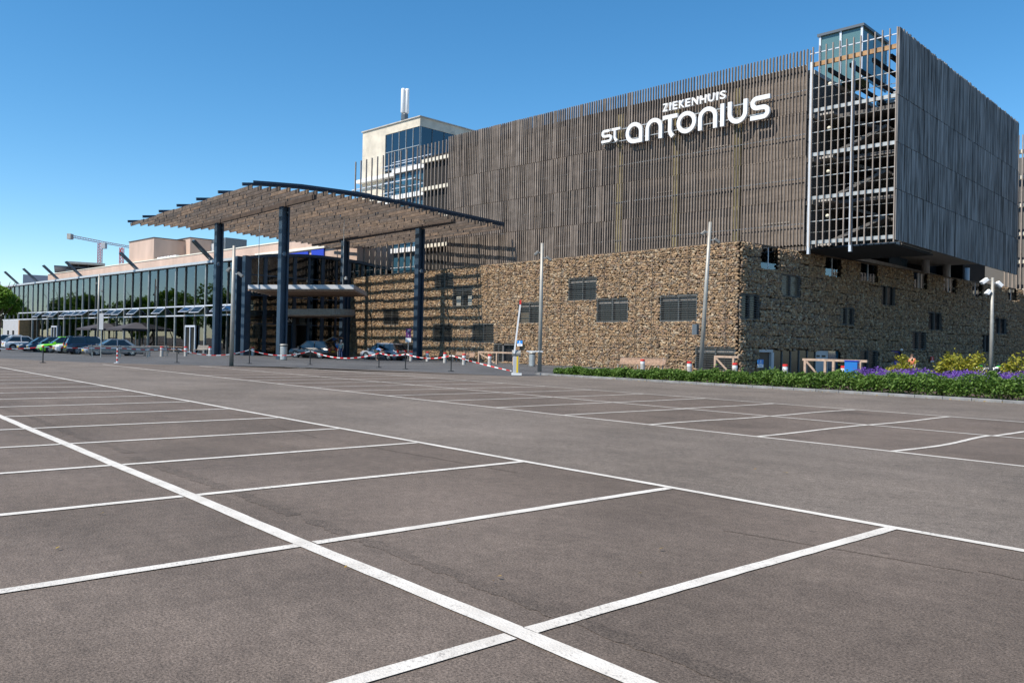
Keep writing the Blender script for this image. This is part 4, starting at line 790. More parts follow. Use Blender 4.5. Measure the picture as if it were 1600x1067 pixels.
for i, (x, y, h, r) in enumerate(((-150, -2, 11, 6), (-163, 3, 12, 6.5), (-178, 0, 13, 7), (-195, 6, 12, 7), (-168, -12, 14, 7), (-215, 2, 14, 8), (-140, -14, 12, 6), (-240, -60, 13, 8), (-245, -44, 12, 8), (-238, -28, 14, 8), (-246, -12, 12, 8), (-242, 4, 13, 8), (-262, 10, 13, 9), (-225, -75, 14, 8))):
    plant('tree', 'broad green tree outside the picture, %s of the row mirrored in the glass wing' % ORD[i], 'tree', (x, y, 0), h, r, 4200, 'leaf_tree', .42, 40+i, .25, 'trees mirrored in the glass', clear=.06)

# ================================================================== cars (x forward)
def car(label, paint, pos, rz, style, L=4.4, Wd=1.8, Ht=1.55, hatch=False, door=False):
    o = thing('parked_car', label, 'car', (*pos, .008), rz, 'cars in front of the hospital'); hw = Wd/2; hl = L/2; suv = style in ('suv', 'van'); gc = .2 if suv else .16; belt = Ht*(.60 if suv else .62); hood = belt*(.95 if suv else .88)
    st = [(-hl, gc+.18, belt*.86, .80), (-hl+.08, gc+.06, belt*.97, .92), (-hl+.5, gc, belt, .98), (0, gc, belt, 1.0), (hl*.42, gc, belt*.98, 1.0), (hl*.55, gc, hood, .98), (hl*.85, gc, hood*.93, .93), (hl-.08, gc+.05, hood*.80, .84), (hl, gc+.14, hood*.68, .74)]
    if style == 'sedan': st = [(-hl, gc+.2, belt*.84, .80), (-hl+.1, gc+.06, belt*.98, .9)]+st[2:]
    secs = []
    for x, z0, z1, w in st:
        w *= hw; dz = z1-z0; secs.append([(x, -w*.86, z0), (x, -w*.97, z0+dz*.18), (x, -w, z0+dz*.5), (x, -w*.97, z0+dz*.82), (x, -w*.88, z1), (x, w*.88, z1), (x, w*.97, z0+dz*.82), (x, w, z0+dz*.5), (x, w*.97, z0+dz*.18), (x, w*.86, z0)])
    MB().loft(secs).build('body', 'paint_'+paint, o, smooth=False, bevel=0)
    xr = dict(suv=-hl+.12, van=-hl+.06, hatch=-hl+.15, sedan=-hl+.75)[style]; xrt = dict(suv=-hl+.55, van=-hl+.3, hatch=-hl+.75, sedan=-hl+1.45)[style]; xft, xf = hl*.12, hl*.52
    gh = [(xr, belt-.02, .86), (xrt, Ht-.06, .70), (xft, Ht-.03, .72), (xf, hood+.03 if not suv else belt-.02, .84)]
    V = []
    for x, z, w in gh: V += [(x, -w*hw, z), (x, w*hw, z)]
    zb_ = belt-.05; V += [(xr, -.86*hw, zb_-.02), (xr, .86*hw, zb_-.02), (xf, -.86*hw, zb_-.06), (xf, .86*hw, zb_-.06)]
    MB().add(V, [(0, 2, 3, 1), (2, 4, 5, 3), (4, 6, 7, 5), (0, 1, 9, 8), (6, 10, 11, 7), (0, 8, 10, 6, 4, 2), (1, 3, 5, 7, 11, 9)]).build('windows', 'car_glass', o)
    rf = MB(); t = .035
    A = [(xrt-.1, Ht-.075, .71), (xrt+.1, Ht-.015, .71), ((xrt+xft)/2, Ht, .72), (xft-.1, Ht-.01, .72), (xft+.06, Ht-.035, .73)]
    rf.loft([[(x, -w*hw, z-t), (x, w*hw, z-t), (x, w*hw*.97, z+t), (x, -w*hw*.97, z+t)] for x, z, w in A]); rf.build('roof', 'paint_'+paint, o)
    pl_ = MB()
    for s in (-1, 1):
        for (xa, za, wa), (xb, zb2, wb2), ww in ((gh[0], gh[1], .16), (gh[3], gh[2], .07)): pl_.bar((xa, s*wa*hw, za), (xb, s*wb2*hw, zb2), ww, .05, (0, 1, 0))
        xm = (xft+xrt)/2+.1; pl_.bar((xm, s*.865*hw, belt-.03), (xm-.02, s*.725*hw, Ht-.05), .08, .03, (0, 1, 0))
    pl_.build('pillars', 'paint_'+paint if style != 'suv' or paint in ('white', 'silver') else 'black', o)
    wr = .34 if suv else .31
    tm = MB(); tm.tube([(0, -.1, 0), (0, .1, 0)], wr, 18); rm = MB(); rm.tube([(0, -.115, 0), (0, .115, 0)], wr*.18, 10)
    for k in range(5):
        a = k*1.2566; rm.bar((0, 0, 0), (wr*.62*math.cos(a), 0, wr*.62*math.sin(a)), .05, .222, (0, 1, 0))
    ring = MB(); ring.tube([(0, -.108, 0), (0, .108, 0)], wr*.66, 16); mt, mr_, mg = tm.mesh('tyre', 'rubber'), rm.mesh('rim', 'chrome'), ring.mesh('wheel_disc', 'far_dark')
    for sx in (-1, 1):
        for s in (-1, 1):
            x, y = sx*hl*.60, s*(hw-.11); MB().tube([(x, s*(hw-.3), wr+.02), (x, s*(hw+.004), wr+.02)], wr+.055, 18).build('wheel_arch', 'black', o)
            w = link('wheel', mt, o, off=(x, y+s*.012, wr)); link('hub', mg, w, off=(0, s*.006, 0)); link('rim', mr_, w, off=(0, s*.004, 0))
    for s in (-1, 1):
        MB().bar((hl*.86, s*hw*.72, hood*.80), (hl*.99, s*hw*.45, hood*.70), .20, .15).build('headlight', 'headlight', o)
        MB().box(-hl-.012, -hl+.16, s*hw*.66-.13, s*hw*.66+.13, belt*.74, belt*(1.02 if suv else .9)).build('taillight', 'red_glass', o)
        MB().box(xf-.28, xf-.10, s*(hw*.9+.02)-.1*0, s*(hw*.9+.2), belt-.0, belt+.14).build('mirror', 'paint_'+paint, o)
        MB().box(xrt+.15, hl*.5, s*hw*.955-.012, s*hw*.955+.012, belt*.905, belt*.925).build('trim', 'black', o)
        for xm in (.15*hl, -.25*hl): MB().box(xm-.22, xm-.05, s*hw*.995-.015, s*hw*.995+.015, belt*.76, belt*.8).build('door_handle', 'chrome', o)
    MB().box(hl-.03, hl+.015, -.26, .26, gc+.24, gc+.35).build('number_plate', 'plate', o); MB().box(-hl-.015, -hl+.02, -.26, .26, belt*.62, belt*.62+.11).build('number_plate', 'plate', o)
    MB().box(hl-.06, hl+.008, -hw*.5, hw*.5, gc+.06, gc+.22).box(hl-.12, hl-.005, -hw*.3, hw*.3, hood*.5, hood*.66).build('grille', 'black', o); MB().box(-hl-.01, -hl+.2, -hw*.8, hw*.8, gc+.0, gc+.2).build('bumper', 'black', o)
    if hatch: t_ = MB().loft([[(xrt, -hw*.68, Ht-.02), (xrt, hw*.68, Ht-.02), (xrt, hw*.68, Ht+.03), (xrt, -hw*.68, Ht+.03)], [(xrt-.95, -hw*.74, Ht+.42), (xrt-.95, hw*.74, Ht+.42), (xrt-.97, hw*.74, Ht+.48), (xrt-.97, -hw*.74, Ht+.48)], [(xrt-1.3, -hw*.7, Ht+.28), (xrt-1.3, hw*.7, Ht+.28), (xrt-1.34, hw*.7, Ht+.33), (xrt-1.34, -hw*.7, Ht+.33)]]).build('open_tailgate', 'paint_'+paint, o)
    if door:
        for xh in ((.05*hl,)):
            MB().add([(q_[0], -q_[1], q_[2]) for q_ in [(xh, -hw, gc+.1), (xh, -hw, belt), (xh-.05, -hw*.9, Ht-.1), (xh-.62, -hw-.75, Ht-.14), (xh-.72, -hw-.88, belt), (xh-.72, -hw-.88, gc+.1), (xh+.05, -hw-.04, gc+.1), (xh+.05, -hw-.04, belt), (xh, -hw*.9-.04, Ht-.1), (xh-.57, -hw-.79, Ht-.14), (xh-.67, -hw-.92, belt), (xh-.67, -hw-.92, gc+.1)]], [(0, 1, 2, 3, 4, 5), (11, 10, 9, 8, 7, 6), (0, 6, 7, 1), (1, 7, 8, 2), (2, 8, 9, 3), (3, 9, 10, 4), (4, 10, 11, 5), (5, 11, 6, 0)]).build('open_door', 'black', o)
    return o
row = dict(sl=.081, c=-76)
def cp_(px, y): return az(px, y, .081, -76)
FR = -math.pi/2
for lab, paint, px, style, L, Ht, back in (('silver grey saloon car nearest the sign post, behind the long bench', 'silver', 176, 'sedan', 4.7, 1.44, 0), ('dark blue car with upright tail beside the silver saloon', 'navy', 143, 'van', 4.4, 1.62, 1), ('white boxy hatchback between the green and the dark blue car', 'white', 121, 'van', 4.0, 1.6, 0), ('bright green small crossover parked nose out', 'green', 98, 'suv', 4.1, 1.55, 0), ('dark blue hatchback parked right beside the green car', 'navy', 80, 'hatch', 4.2, 1.48, 0), ('very dark blue low car next to the white hatchback', 'navy', 65, 'hatch', 4.3, 1.45, 0), ('white hatchback with red tail light, second car from the left', 'white', 38, 'hatch', 4.1, 1.5, 1), ('white crossover cut off by the left edge of the photo', 'white', 6, 'suv', 4.4, 1.62, 0)):
    x, y = cp_(px, 20.5 if paint == 'green' else 21.3); car(lab, paint, (x, y), (FR if not back else -FR)+random.uniform(-.04, .04), style, L, 1.8, Ht)
x, y = az(489, 38.2); car('black crossover with its tailgate open under the canopy', 'black', (x, y), -2.62, 'suv', 4.5, 1.87, 1.65, hatch=True)
x, y = az(599, 42.6); car('grey electric hatchback with an open door by the stone wall', 'grey', (x, y), -2.80, 'suv', 4.5, 1.87, 1.58, door=True)

# ================================================================== people
def person(label, pos, rz, h, pose='stand', top='shirt_grey', bottom='jeans', hair='hair_grey', short=False):
    o = thing('person', label, 'person', (*pos, .008), rz, None); s = h/1.75
    if pose == 'stand':
        J = dict(pel=(0, 0, .95), sp=(0, .01, 1.15), ch=(0, .01, 1.33), nk=(0, .0, 1.49), hd=(0, .03, 1.60), tp=(0, .02, 1.72), sl=(.19, 0, 1.42), sr=(-.19, 0, 1.42), el=(.25, -.02, 1.13), er=(-.25, -.02, 1.13), wl=(.24, .10, .90), wr=(-.24, .08, .90), fl=(.23, .13, .80), fr=(-.23, .11, .80), hl=(.10, 0, .90), hr=(-.10, 0, .90), kl=(.11, .02, .50), kr=(-.11, .01, .50), al=(.11, -.02, .09), ar=(-.11, -.03, .09), tl=(.13, .15, .04), tr=(-.13, .14, .04))
    else:
        J = dict(pel=(0, -.12, .93), sp=(0, .08, 1.03), ch=(0, .28, 1.06), nk=(0, .42, 1.03), hd=(0, .52, 1.0), tp=(0, .62, .98), sl=(.18, .34, 1.05), sr=(-.18, .34, 1.05), el=(.22, .46, .82), er=(-.22, .5, .84), wl=(.16, .66, .78), wr=(-.18, .7, .78), fl=(.14, .75, .74), fr=(-.16, .78, .74), hl=(.10, -.1, .88), hr=(-.10, -.1, .88), kl=(.11, .0, .49), kr=(-.10, -.06, .49), al=(.12, -.08, .09), ar=(-.12, -.16, .09), tl=(.13, .09, .04), tr=(-.13, .0, .04))
    J = {k: Vector(v)*s for k, v in J.items()}; K = list(J); I = {k: i for i, k in enumerate(K)}
    E = [('pel', 'sp'), ('sp', 'ch'), ('ch', 'nk'), ('nk', 'hd'), ('hd', 'tp'), ('ch', 'sl'), ('ch', 'sr'), ('sl', 'el'), ('el', 'wl'), ('wl', 'fl'), ('sr', 'er'), ('er', 'wr'), ('wr', 'fr'), ('pel', 'hl'), ('pel', 'hr'), ('hl', 'kl'), ('kl', 'al'), ('al', 'tl'), ('hr', 'kr'), ('kr', 'ar'), ('ar', 'tr')]
    Rd = dict(pel=.14, sp=.125, ch=.14, nk=.058, hd=.095, tp=.07, sl=.07, sr=.07, el=.045, er=.045, wl=.032, wr=.032, fl=.036, fr=.036, hl=.095, hr=.095, kl=.062, kr=.062, al=.045, ar=.045, tl=.04, tr=.04)
    skin('body', [J[k] for k in K], [(I[a], I[b]) for a, b in E], [Rd[k]*s for k in K], 'skin', o)
    def sub(name, ks, es, m, f=1.14):
        ii = {k: i for i, k in enumerate(ks)}; skin(name, [J[k] for k in ks], [(ii[a], ii[b]) for a, b in es], [Rd[k]*s*f+.008 for k in ks], m, o)
    J['ml'] = J['sl'].lerp(J['el'], .75); J['mr'] = J['sr'].lerp(J['er'], .75); Rd['ml'] = Rd['mr'] = .056
    J['lo'] = J['pel'].lerp(J['sp'], -.15); Rd['lo'] = .135
    sub('shirt', ['sp', 'ch', 'lo', 'sl', 'sr', 'ml', 'mr'], [('lo', 'sp'), ('sp', 'ch'), ('ch', 'sl'), ('ch', 'sr'), ('sl', 'ml'), ('sr', 'mr')], top)
    J['zl'] = J['kl'].lerp(J['al'], -.1 if short else .9); J['zr'] = J['kr'].lerp(J['ar'], -.1 if short else .9); Rd['zl'] = Rd['zr'] = .062
    sub('trousers', ['pel', 'hl', 'hr', 'kl', 'kr', 'zl', 'zr'] if not short else ['pel', 'hl', 'hr', 'zl', 'zr'], [('pel', 'hl'), ('pel', 'hr')]+([('hl', 'kl'), ('hr', 'kr'), ('kl', 'zl'), ('kr', 'zr')] if not short else [('hl', 'zl'), ('hr', 'zr')]), bottom, 1.12)
    hp = J['hd'].lerp(J['tp'], .75); mb = MB(); R_ = .112*s; bk = Vector((0, -.025, 0))*s
    mb.lathe([(R_*.93, -.03*s), (R_*1.0, .03*s), (R_*.85, .09*s), (R_*.45, .125*s), (.005, .135*s)], (hp.x+bk.x, hp.y+bk.y, hp.z-.03*s), 12); mb.build('hair', hair, o, smooth=True)
    if pose == 'stand':
        fc = J['hd']; MB().lathe([(.006, -.02), (.017, 0), (.006, .03)], (fc.x, fc.y+.098*s, fc.z), 6).build('nose', 'skin', o); 
        for sx in (-1, 1): MB().lathe([(.004, -.008), (.011, 0), (.004, .008)], (fc.x+sx*.034*s, fc.y+.088*s, fc.z+.035*s), 6).build('eye', 'black', o)
    for a in ('l', 'r'):
        p, q = J['w'+a], J['f'+a]; d = (q-p).normalized(); sd = Vector((0, 1, 0)) if abs(d.y) < .6 else Vector((1, 0, 0))
        mb = MB()
        for k, (of, ln) in enumerate(((-.03, .075), (-.01, .088), (.01, .082), (.028, .065))):
            b0 = q+sd*of*s; mb.tube([b0, b0+d*ln*.5*s, b0+d*ln*.9*s+Vector((0, .02, 0))*s], [.010*s, .009*s, .007*s], 6)
        b0 = p.lerp(q, .4)+sd*.035*s; mb.tube([b0, b0+(d+sd*.8)*.04*s, b0+(d*1.5+sd*.8)*.05*s], [.012*s, .010*s, .008*s], 6); mb.build('fingers', 'skin', o)
        t_ = J['t'+a]; an_ = J['a'+a]; MB().bar((t_.x, t_.y-.22*s, .035), (t_.x, t_.y+.04*s, .03), .095*s, .07).build('shoe', 'black' if not short else 'bench_wood', o)
    return o
x, y = az(533, 39.8); person('man in a grey-green shirt and dark jeans with grey hair, back to the camera', (x, y), math.pi+.55, 1.78)
x, y = az(527.5, 40.6); person('person in a blue shirt and light grey trousers half hidden behind the grey-haired man', (x, y), math.pi+.2, 1.74, top='shirt_blue', bottom='trouser_grey', hair='hair_brown')
x, y = az(590, 41.0); person('person in khaki shorts bending into the open door of the grey car', (x, y), -1.0, 1.72, 'bend', 'shirt_blue', 'khaki', 'hair_brown', True)
x, y = az(1425.5, 56); person('person in an orange top behind the lavender near the blue door', (x, y), math.pi, 1.6, top='orange_cloth', bottom='trouser_grey', hair='hair_brown')
# walker frame beside the two men
x, y = az(521, 40.0); wf = thing('wheeled_walker', 'dark wheeled walker with a yellow patch behind the black car', 'walker', (x, y, .008), .6)
MB().tube([(-.25, -.25, .1), (-.2, .05, .9), (-.2, .25, .92)], .02, 6).tube([(.25, -.25, .1), (.2, .05, .9), (.2, .25, .92)], .02, 6).tube([(-.2, .2, .1), (-.2, 0, .6)], .018, 6).tube([(.2, .2, .1), (.2, 0, .6)], .018, 6).build('frame', 'bike_dark', wf); MB().box(-.2, .2, -.1, .15, .5, .58).build('seat', 'black', wf); MB().box(-.12, .12, -.16, -.105, .3, .5).build('bag', 'yellow', wf)
for sx in (-.25, .25):
    for yy in (-.25, .2): MB().tube([(sx-.02, yy, .1), (sx+.02, yy, .1)], .1, 12).build('wheel', 'rubber', wf)

# ================================================================== street furniture
LY = [(61, 446, 33.5, 'thin grey lamp post in front of the glass wing nearest the left edge'), (152.6, 429, 30.0, 'grey lamp post between the umbrellas and the parked cars')]
def lamp(label, base, h, lean=(0, 0), heads=((-.35, .88, -.2), (.42, .78, 0)), hm='bar_grey', hs=1.0):
    o = thing('lamp_post', label, 'lamp post', (*base, 0), 0, 'lamp posts'); top = (lean[0], lean[1], h)
    MB().tube([(0, 0, 0), (lean[0]*.5, lean[1]*.5, h*.5), top], [.135, .12, .095], 10).build('pole', 'lamp_pole', o, smooth=True)
    for dx, f, dy in heads:
        z = h*f; cx, cy = lean[0]*f, lean[1]*f; hd_ = MB(); hd_.bar((cx+dx*.45, cy+dx*.45, z+.12), (cx+dx*.95, cy+dx*.95, z-.12*hs), .24*hs, .17*hs); h_ = hd_.build('floodlight', hm, o, bevel=.03); MB().bar((cx, cy, z+.05), (cx+dx*.5, cy+dx*.5, z+.05), .05, .05).build('bracket', 'galv', h_, off=(0, 0, 0))
    return o
for px, py, yy, lab in LY:
    x, y = az(px, yy); d = math.hypot(x, y); lamp(lab, (x, y), float(O3[2]+ray(px, py)[2]/math.hypot(*ray(px, py)[:2])*d))
def lampp(px, pyb, pyt, lab, **k):
    b = g(px, pyb); d = math.hypot(b[0], b[1]); r = ray(k.pop('ptx', px), pyt); lamp(lab, b[:2], float(H+r[2]/math.hypot(r[0], r[1])*d), **k)
lampp(361.5, 572, 384, 'grey lamp post standing before the leftmost canopy column', heads=((-.3, .80, 0), (.45, .76, 0)))
lampp(843, 581, 380, 'grey lamp post before the stone wall beside the barrier', heads=((-.35, .92, 0), (.45, .88, 0)))
lampp(1094, 590, 348, 'leaning grey lamp post with a speaker box before the stone corner', lean=(.42, .1), heads=((-.35, .93, 0), (.45, .88, 0)))
lampp(1548, 593, 434, 'grey lamp post with twin floodlights at the bicycles on the right', heads=((-.55, .97, 0), (.45, .94, 0), (-.3, .86, 0)), hm='white', hs=1.5)
b = g(1094, 590); sp = thing('speaker_box', 'small dark box strapped to the leaning lamp post', 'box', (b[0]-.18, b[1]-.1, 2.5)); MB().box(-.22, .1, -.22, .0, 0, .62).build('case', 'far_dark', sp, bevel=.01); MB().box(-.24, -.221, -.2, -.02, .02, .6).build('front', 'galv', sp)
# bollards
BOL = [(232, 557), (252.6, 557), (290, 556.5), (328, 556), (395, 556), (642, 564), (667.7, 564.7), (695, 567), (724.7, 570), (765, 571.5), (1003.7, 582), (1076.8, 587.5), (1148, 591), (1226.5, 593.5), (1317.6, 596.5), (1411, 599)]
bm1 = MB().lathe([(.15, 0), (.145, .78), (.135, .8)], n=14).mesh('post', 'slab', smooth=False); bm2 = MB().lathe([(.147, .6), (.15, .6), (.15, .74), (.147, .74)], n=14).mesh('band', 'white'); bm3 = MB().lathe([(.148, .78), (.152, .78), (.152, .88), (.12, .9)], n=14).mesh('cap', 'red')
for i, (px, py) in enumerate(BOL):
    b = g(px, py); o = thing('bollard', 'red-capped concrete bollard, %s from the left in the row along the plaza' % ORD[i], 'bollard', (b[0], b[1], 0), 0, 'red-capped bollards')
    link('post', bm1, o); link('band', bm2, o); link('cap', bm3, o)
# stanchions and tape
ST = [(67, 567), (183, 567.5), (276.5, 567), (389.5, 568.4), (484.5, 570), (592, 574.5), (633.5, 577), (704.7, 580.5)]
tops = []
for i, (px, py) in enumerate(ST):
    b = g(px, py); h_ = 1.0; lean = .06 if i == 2 else 0
    o = thing('barrier_post', ('red and white striped barrier post on a grey foot beside the long bench' if i == 1 else 'black barrier post holding red and white tape, %s post from the left' % ORD[i]), 'post', (b[0], b[1], .012), 0, 'posts carrying barrier tape'); tops.append(Vector((b[0]-lean, b[1], .97)))
    MB().lathe([(.19, 0), (.18, .03), (.05, .05)], n=16).build('foot', 'far_grey' if i == 1 else 'black', o); MB().tube([(0, 0, .04), (-lean, 0, h_)], .045 if i == 1 else .032, 10).build('pole', 'striped_post' if i == 1 else 'black', o); MB().lathe([(.045, -.06), (.05, 0), (.03, .04)], (-lean, 0, h_), 10).build('head', 'black' if i != 0 else 'red', o)
bb = g(806, 586); tops.append(Vector((bb[0]-.25, bb[1]-.1, .22))); tops.insert(0, Vector((*g(-40, 566)[:2], .9)))
for i, (a, b) in enumerate(zip(tops, tops[1:])):
    n = 24; sag = (.12, .05, .1, .42, .35, .42, .12, .22, .04)[i]; V = []; Fs = []; L = 0; U = []
    for k in range(n+1):
        t_ = k/n; p = a.lerp(b, t_); p.z -= sag*4*t_*(1-t_); tw = .25*math.sin(t_*9+i); V += [(p.x-.0, p.y+tw*.03, p.z+.027), (p.x, p.y-tw*.03, p.z-.027)]; U.append(t_*(b-a).length)
        if k: Fs.append((2*k-2, 2*k, 2*k+1, 2*k-1))
    me = D.meshes.new('barrier_tape'); me.from_pydata(V, [], Fs); me.materials.append(MATS['tape']); uv = me.uv_layers.new(name='UVMap')
    for p in me.polygons:
        for li in p.loop_indices: uv.data[li].uv = (U[me.loops[li].vertex_index//2], 0)
    nm = ['left edge and the first post', 'first and second posts', 'striped post and the third post', 'third and fourth posts', 'fourth and fifth posts', 'fifth and sixth posts', 'sixth and seventh posts', 'seventh and eighth posts', 'last post and the barrier cabinet'][i]
    tag(link('barrier_tape', me), 'red and white tape strung between the '+nm, 'tape', 'spans of barrier tape')
# barrier
o = thing('parking_barrier', 'grey parking barrier cabinet with yellow stripe and raised white boom', 'barrier', (bb[0], bb[1], 0), YAW)
MB().box(-.25, .32, -.2, .2, 0, .12).build('foot', 'white_panel', o); MB().box(-.17, .17, -.17, .17, .12, 1.05).build('cabinet', 'grey_panel', o, bevel=.02); MB().box(.02, .12, -.185, -.171, .14, 1.05).build('stripe', 'yellow', o); MB().tube([(-.24, 0, 1.2), (.24, 0, 1.2)], .2, 14).build('drum', 'lamp_pole', o)
hb = float(H+ray(809, 476)[2]/math.hypot(*ray(809, 476)[:2])*math.hypot(bb[0], bb[1])); MB().bar((-.12, -.21, 1.2), (.16, -.21, hb), .09, .05, (0, 1, 0)).build('boom', 'white', o); MB().bar((.16, -.21, hb), (.17, -.21, hb+.25), .1, .06, (0, 1, 0)).build('boom_tip', 'red', o)
b = g(843, 581); x0 = b + rt*-.75; x1 = b + rt*.3; z_ = 1.3; MB_ = MB().bar((x0[0], x0[1]-.15, z_), (x1[0], x1[1]-.15, z_), .05, .07).build('boom_rest', 'white'); tag(MB_, 'white horizontal bar fixed across the lamp post beside the barrier', 'bar')
# litter bins
for px, y, h_, r, lab in ((443.5, 31.2, 1.35, .30, 'tall grey perforated litter bin in front of the second canopy column'), (378, 37.2, 1.15, .27, 'grey litter bin beside the corner columns of the glass wing'), (832, 44.5, 1.15, .27, 'grey litter bin against the stone wall behind the barrier')):
    x, yy = az(px, y); o = thing('litter_bin', lab, 'bin', (x, yy, .008), 0, 'litter bins'); MB().lathe([(r*.9, 0), (r, .05), (r, h_*.84), (r*.95, h_*.85)], n=16).build('body', 'galv', o); MB().lathe([(r*1.08, h_*.9), (r*1.12, h_*.93), (r*1.0, h_), (r*.3, h_*1.01)], n=16).build('lid', 'lamp_pole', o); MB().lathe([(r*.8, h_*.85), (r*.8, h_*.9)], n=12).build('slot', 'black', o)
# benches
def bench(label, x, y, rz, L, m, arm=True, back=True, n=4):
    o = thing('bench', label, 'bench', (x, y, .008), rz, 'wooden benches')
    for k in range(4): MB().box(-L/2, L/2, -.24+k*.12, -.14+k*.12, .42, .46).build('plank', m, o)
    if back:
        for k in range(n): MB().bar((-L/2, .26+k*.035, .54+k*.115), (L/2, .26+k*.035, .54+k*.115), .035, .10).build('plank', m, o)
    for xx in [-L/2+.25, L/2-.25]+([0] if L > 2.6 else []):
        MB().box(xx-.03, xx+.03, -.22, -.16, 0, .42).build('leg', 'galv', o); MB().bar((xx, .2, 0), (xx, .40, .98), .06, .05, (0, 1, 0)).build('leg', 'galv', o)
    return o
x, y = az(1000, 46.5); bench('long brown plank bench facing the car park by the stone wall', x, y, 0, 4.3, 'bench_wood')
x, y = az(723, 47.3); bench('brown bench in the canopy shade left of the stone wall door', x, y, 0, 2.9, 'bench_wood')
x, y = az(640, 47.8); bench('pinkish bench half hidden behind the purple sign post', x, y, 0, 2.0, 'bench_wood')
x, y = az(188, 20.0); bench('long grey bench seen from behind in front of the silver saloon', x, y, math.pi+1.15, 4.6, 'bench_grey')
x, y = az(244, 24.8); bench('grey bench behind the two leftmost bollards', x, y, math.pi+1.0, 2.4, 'bench_grey')
x, y = az(313, 33.5); bench('grey bench in front of the glass doors left of the canopy column', x, y, .1, 2.4, 'bench_grey')
x, y = az(348, 37.2); bench('grey bench right of the leftmost canopy column', x, y, .1, 2.0, 'bench_grey')
x, y = az(279, 31); o = thing('picnic_table', 'wooden picnic table with benches outside the glass wing', 'table', (x, y, .008), .3)
for k in range(4): MB().box(-1.1, 1.1, -.36+k*.18, -.2+k*.18, .72, .76).build('plank', 'bench_wood', o)
for s in (-1, 1):
    MB().box(-1.1, 1.1, s*.72-.14, s*.72+.14, .42, .46).build('seat', 'bench_wood', o); MB().bar((s*.8, -.7, .02), (s*.8, -.1, .72), .08, .06).bar((s*.8, .7, .02), (s*.8, .1, .72), .08, .06).bar((s*.8, -.75, .4), (s*.8, .75, .4), .08, .06).build('leg', 'bench_grey', o)
# umbrellas
for px, yy, lab in ((163, 32.5, 'left dark grey square parasol on the terrace of the glass wing'), (212, 33.5, 'right dark grey square parasol on the terrace of the glass wing')):
    x, y = az(px, yy); o = thing('parasol', lab, 'parasol', (x, y, .008), DL, 'terrace parasols'); s = 2.75
    MB().add([(-s, -s, 2.75), (s, -s, 2.75), (s, s, 2.75), (-s, s, 2.75), (0, 0, 3.6), (-s, -s, 2.5), (s, -s, 2.5), (s, s, 2.5), (-s, s, 2.5), (0, 0, 3.52)], [(0, 1, 4), (1, 2, 4), (2, 3, 4), (3, 0, 4), (0, 5, 6, 1), (1, 6, 7, 2), (2, 7, 8, 3), (3, 8, 5, 0), (6, 5, 9), (7, 6, 9), (8, 7, 9), (5, 8, 9)]).build('canopy', 'umbrella', o); MB().tube([(0, 0, 0), (0, 0, 3.5)], .05, 8).build('pole', 'galv', o); MB().box(-.5, .5, -.5, .5, 0, .1).build('base', 'far_grey', o)
# signs
def post_sign(label, base, zt, plates, name='road_sign'):
    o = thing(name, label, 'sign', (*base, .008), YAW-.1); MB().tube([(0, 0, 0), (0, 0, zt)], .035, 8).build('post', 'galv', o)
    for (w, z0, z1, m) in plates: MB().box(-w/2, w/2, -.06, -.04, z0, z1).build('plate', m, o)
    return o
x, y = az(638, 45.0); o = post_sign('purple and white sign on a post before the blue column', (x, y), 3.0, ((.5, 2.2, 3.05, 'purple'), (.55, 1.75, 2.15, 'white')))
text('sign_text', 'P', .42, 'white', o, Matrix(((1, 0, 0, 0), (0, 0, -1, -.066), (0, 1, 0, 2.78), (0, 0, 0, 1))), .002); text('sign_text', '||', .2, 'white', o, Matrix(((1, 0, 0, 0), (0, 0, -1, -.066), (0, 1, 0, 2.4), (0, 0, 0, 1))), .002)
b = g(157.5, 558.5); o = post_sign('pale grey plate on a tall post beside the silver saloon', (b[0], b[1]), 3.5, ((.35, 2.2, 3.5, 'grey_panel'),))
def wall_sign(label, rect, front, m1, m2, f=.6):
    a, b, z0, z1 = rect; o = thing('wall_sign', label, 'sign', ((a+b)/2, GY-.28, z0) if front else (GX+.28, (a+b)/2, z0), 0 if front else math.pi/2); w = (b-a)/2; zm = (z1-z0)*(1-f)
    MB().box(-w, w, -.02, .02, zm, z1-z0).build('plate', m1, o); MB().box(-w, w, -.02, .02, 0, zm-.003).build('plate', m2, o)
    MB().box(-w*.12, w*.12, -.026, -.0205, zm+(z1-z0-zm)*.3, zm+(z1-z0-zm)*.85).box(-w*.5, w*.5, -.026, -.0205, zm+(z1-z0-zm)*.12, zm+(z1-z0-zm)*.2).build('emblem', 'white', o); MB().box(-w*.5, w*.5, -.026, -.0205, zm*.4, zm*.6).build('lettering', m1, o)
wall_sign('blue and white sign plate on the lit stone wall above the barrier', modrect((812, 532, 820, 541), True), True, 'blue_sign', 'white')
wall_sign('blue and white sign left of the dark open doorway', modrect((1178.5, 561.5, 1187, 574), False), False, 'blue_sign', 'white')
wall_sign('blue and white sign right of the grey doors', modrect((1316, 563, 1322.5, 573), False), False, 'blue_sign', 'white')
wall_sign('small red-rimmed notice on the dark stone wall', modrect((1449.5, 557, 1454, 565.5), False), False, 'red', 'white', .75)
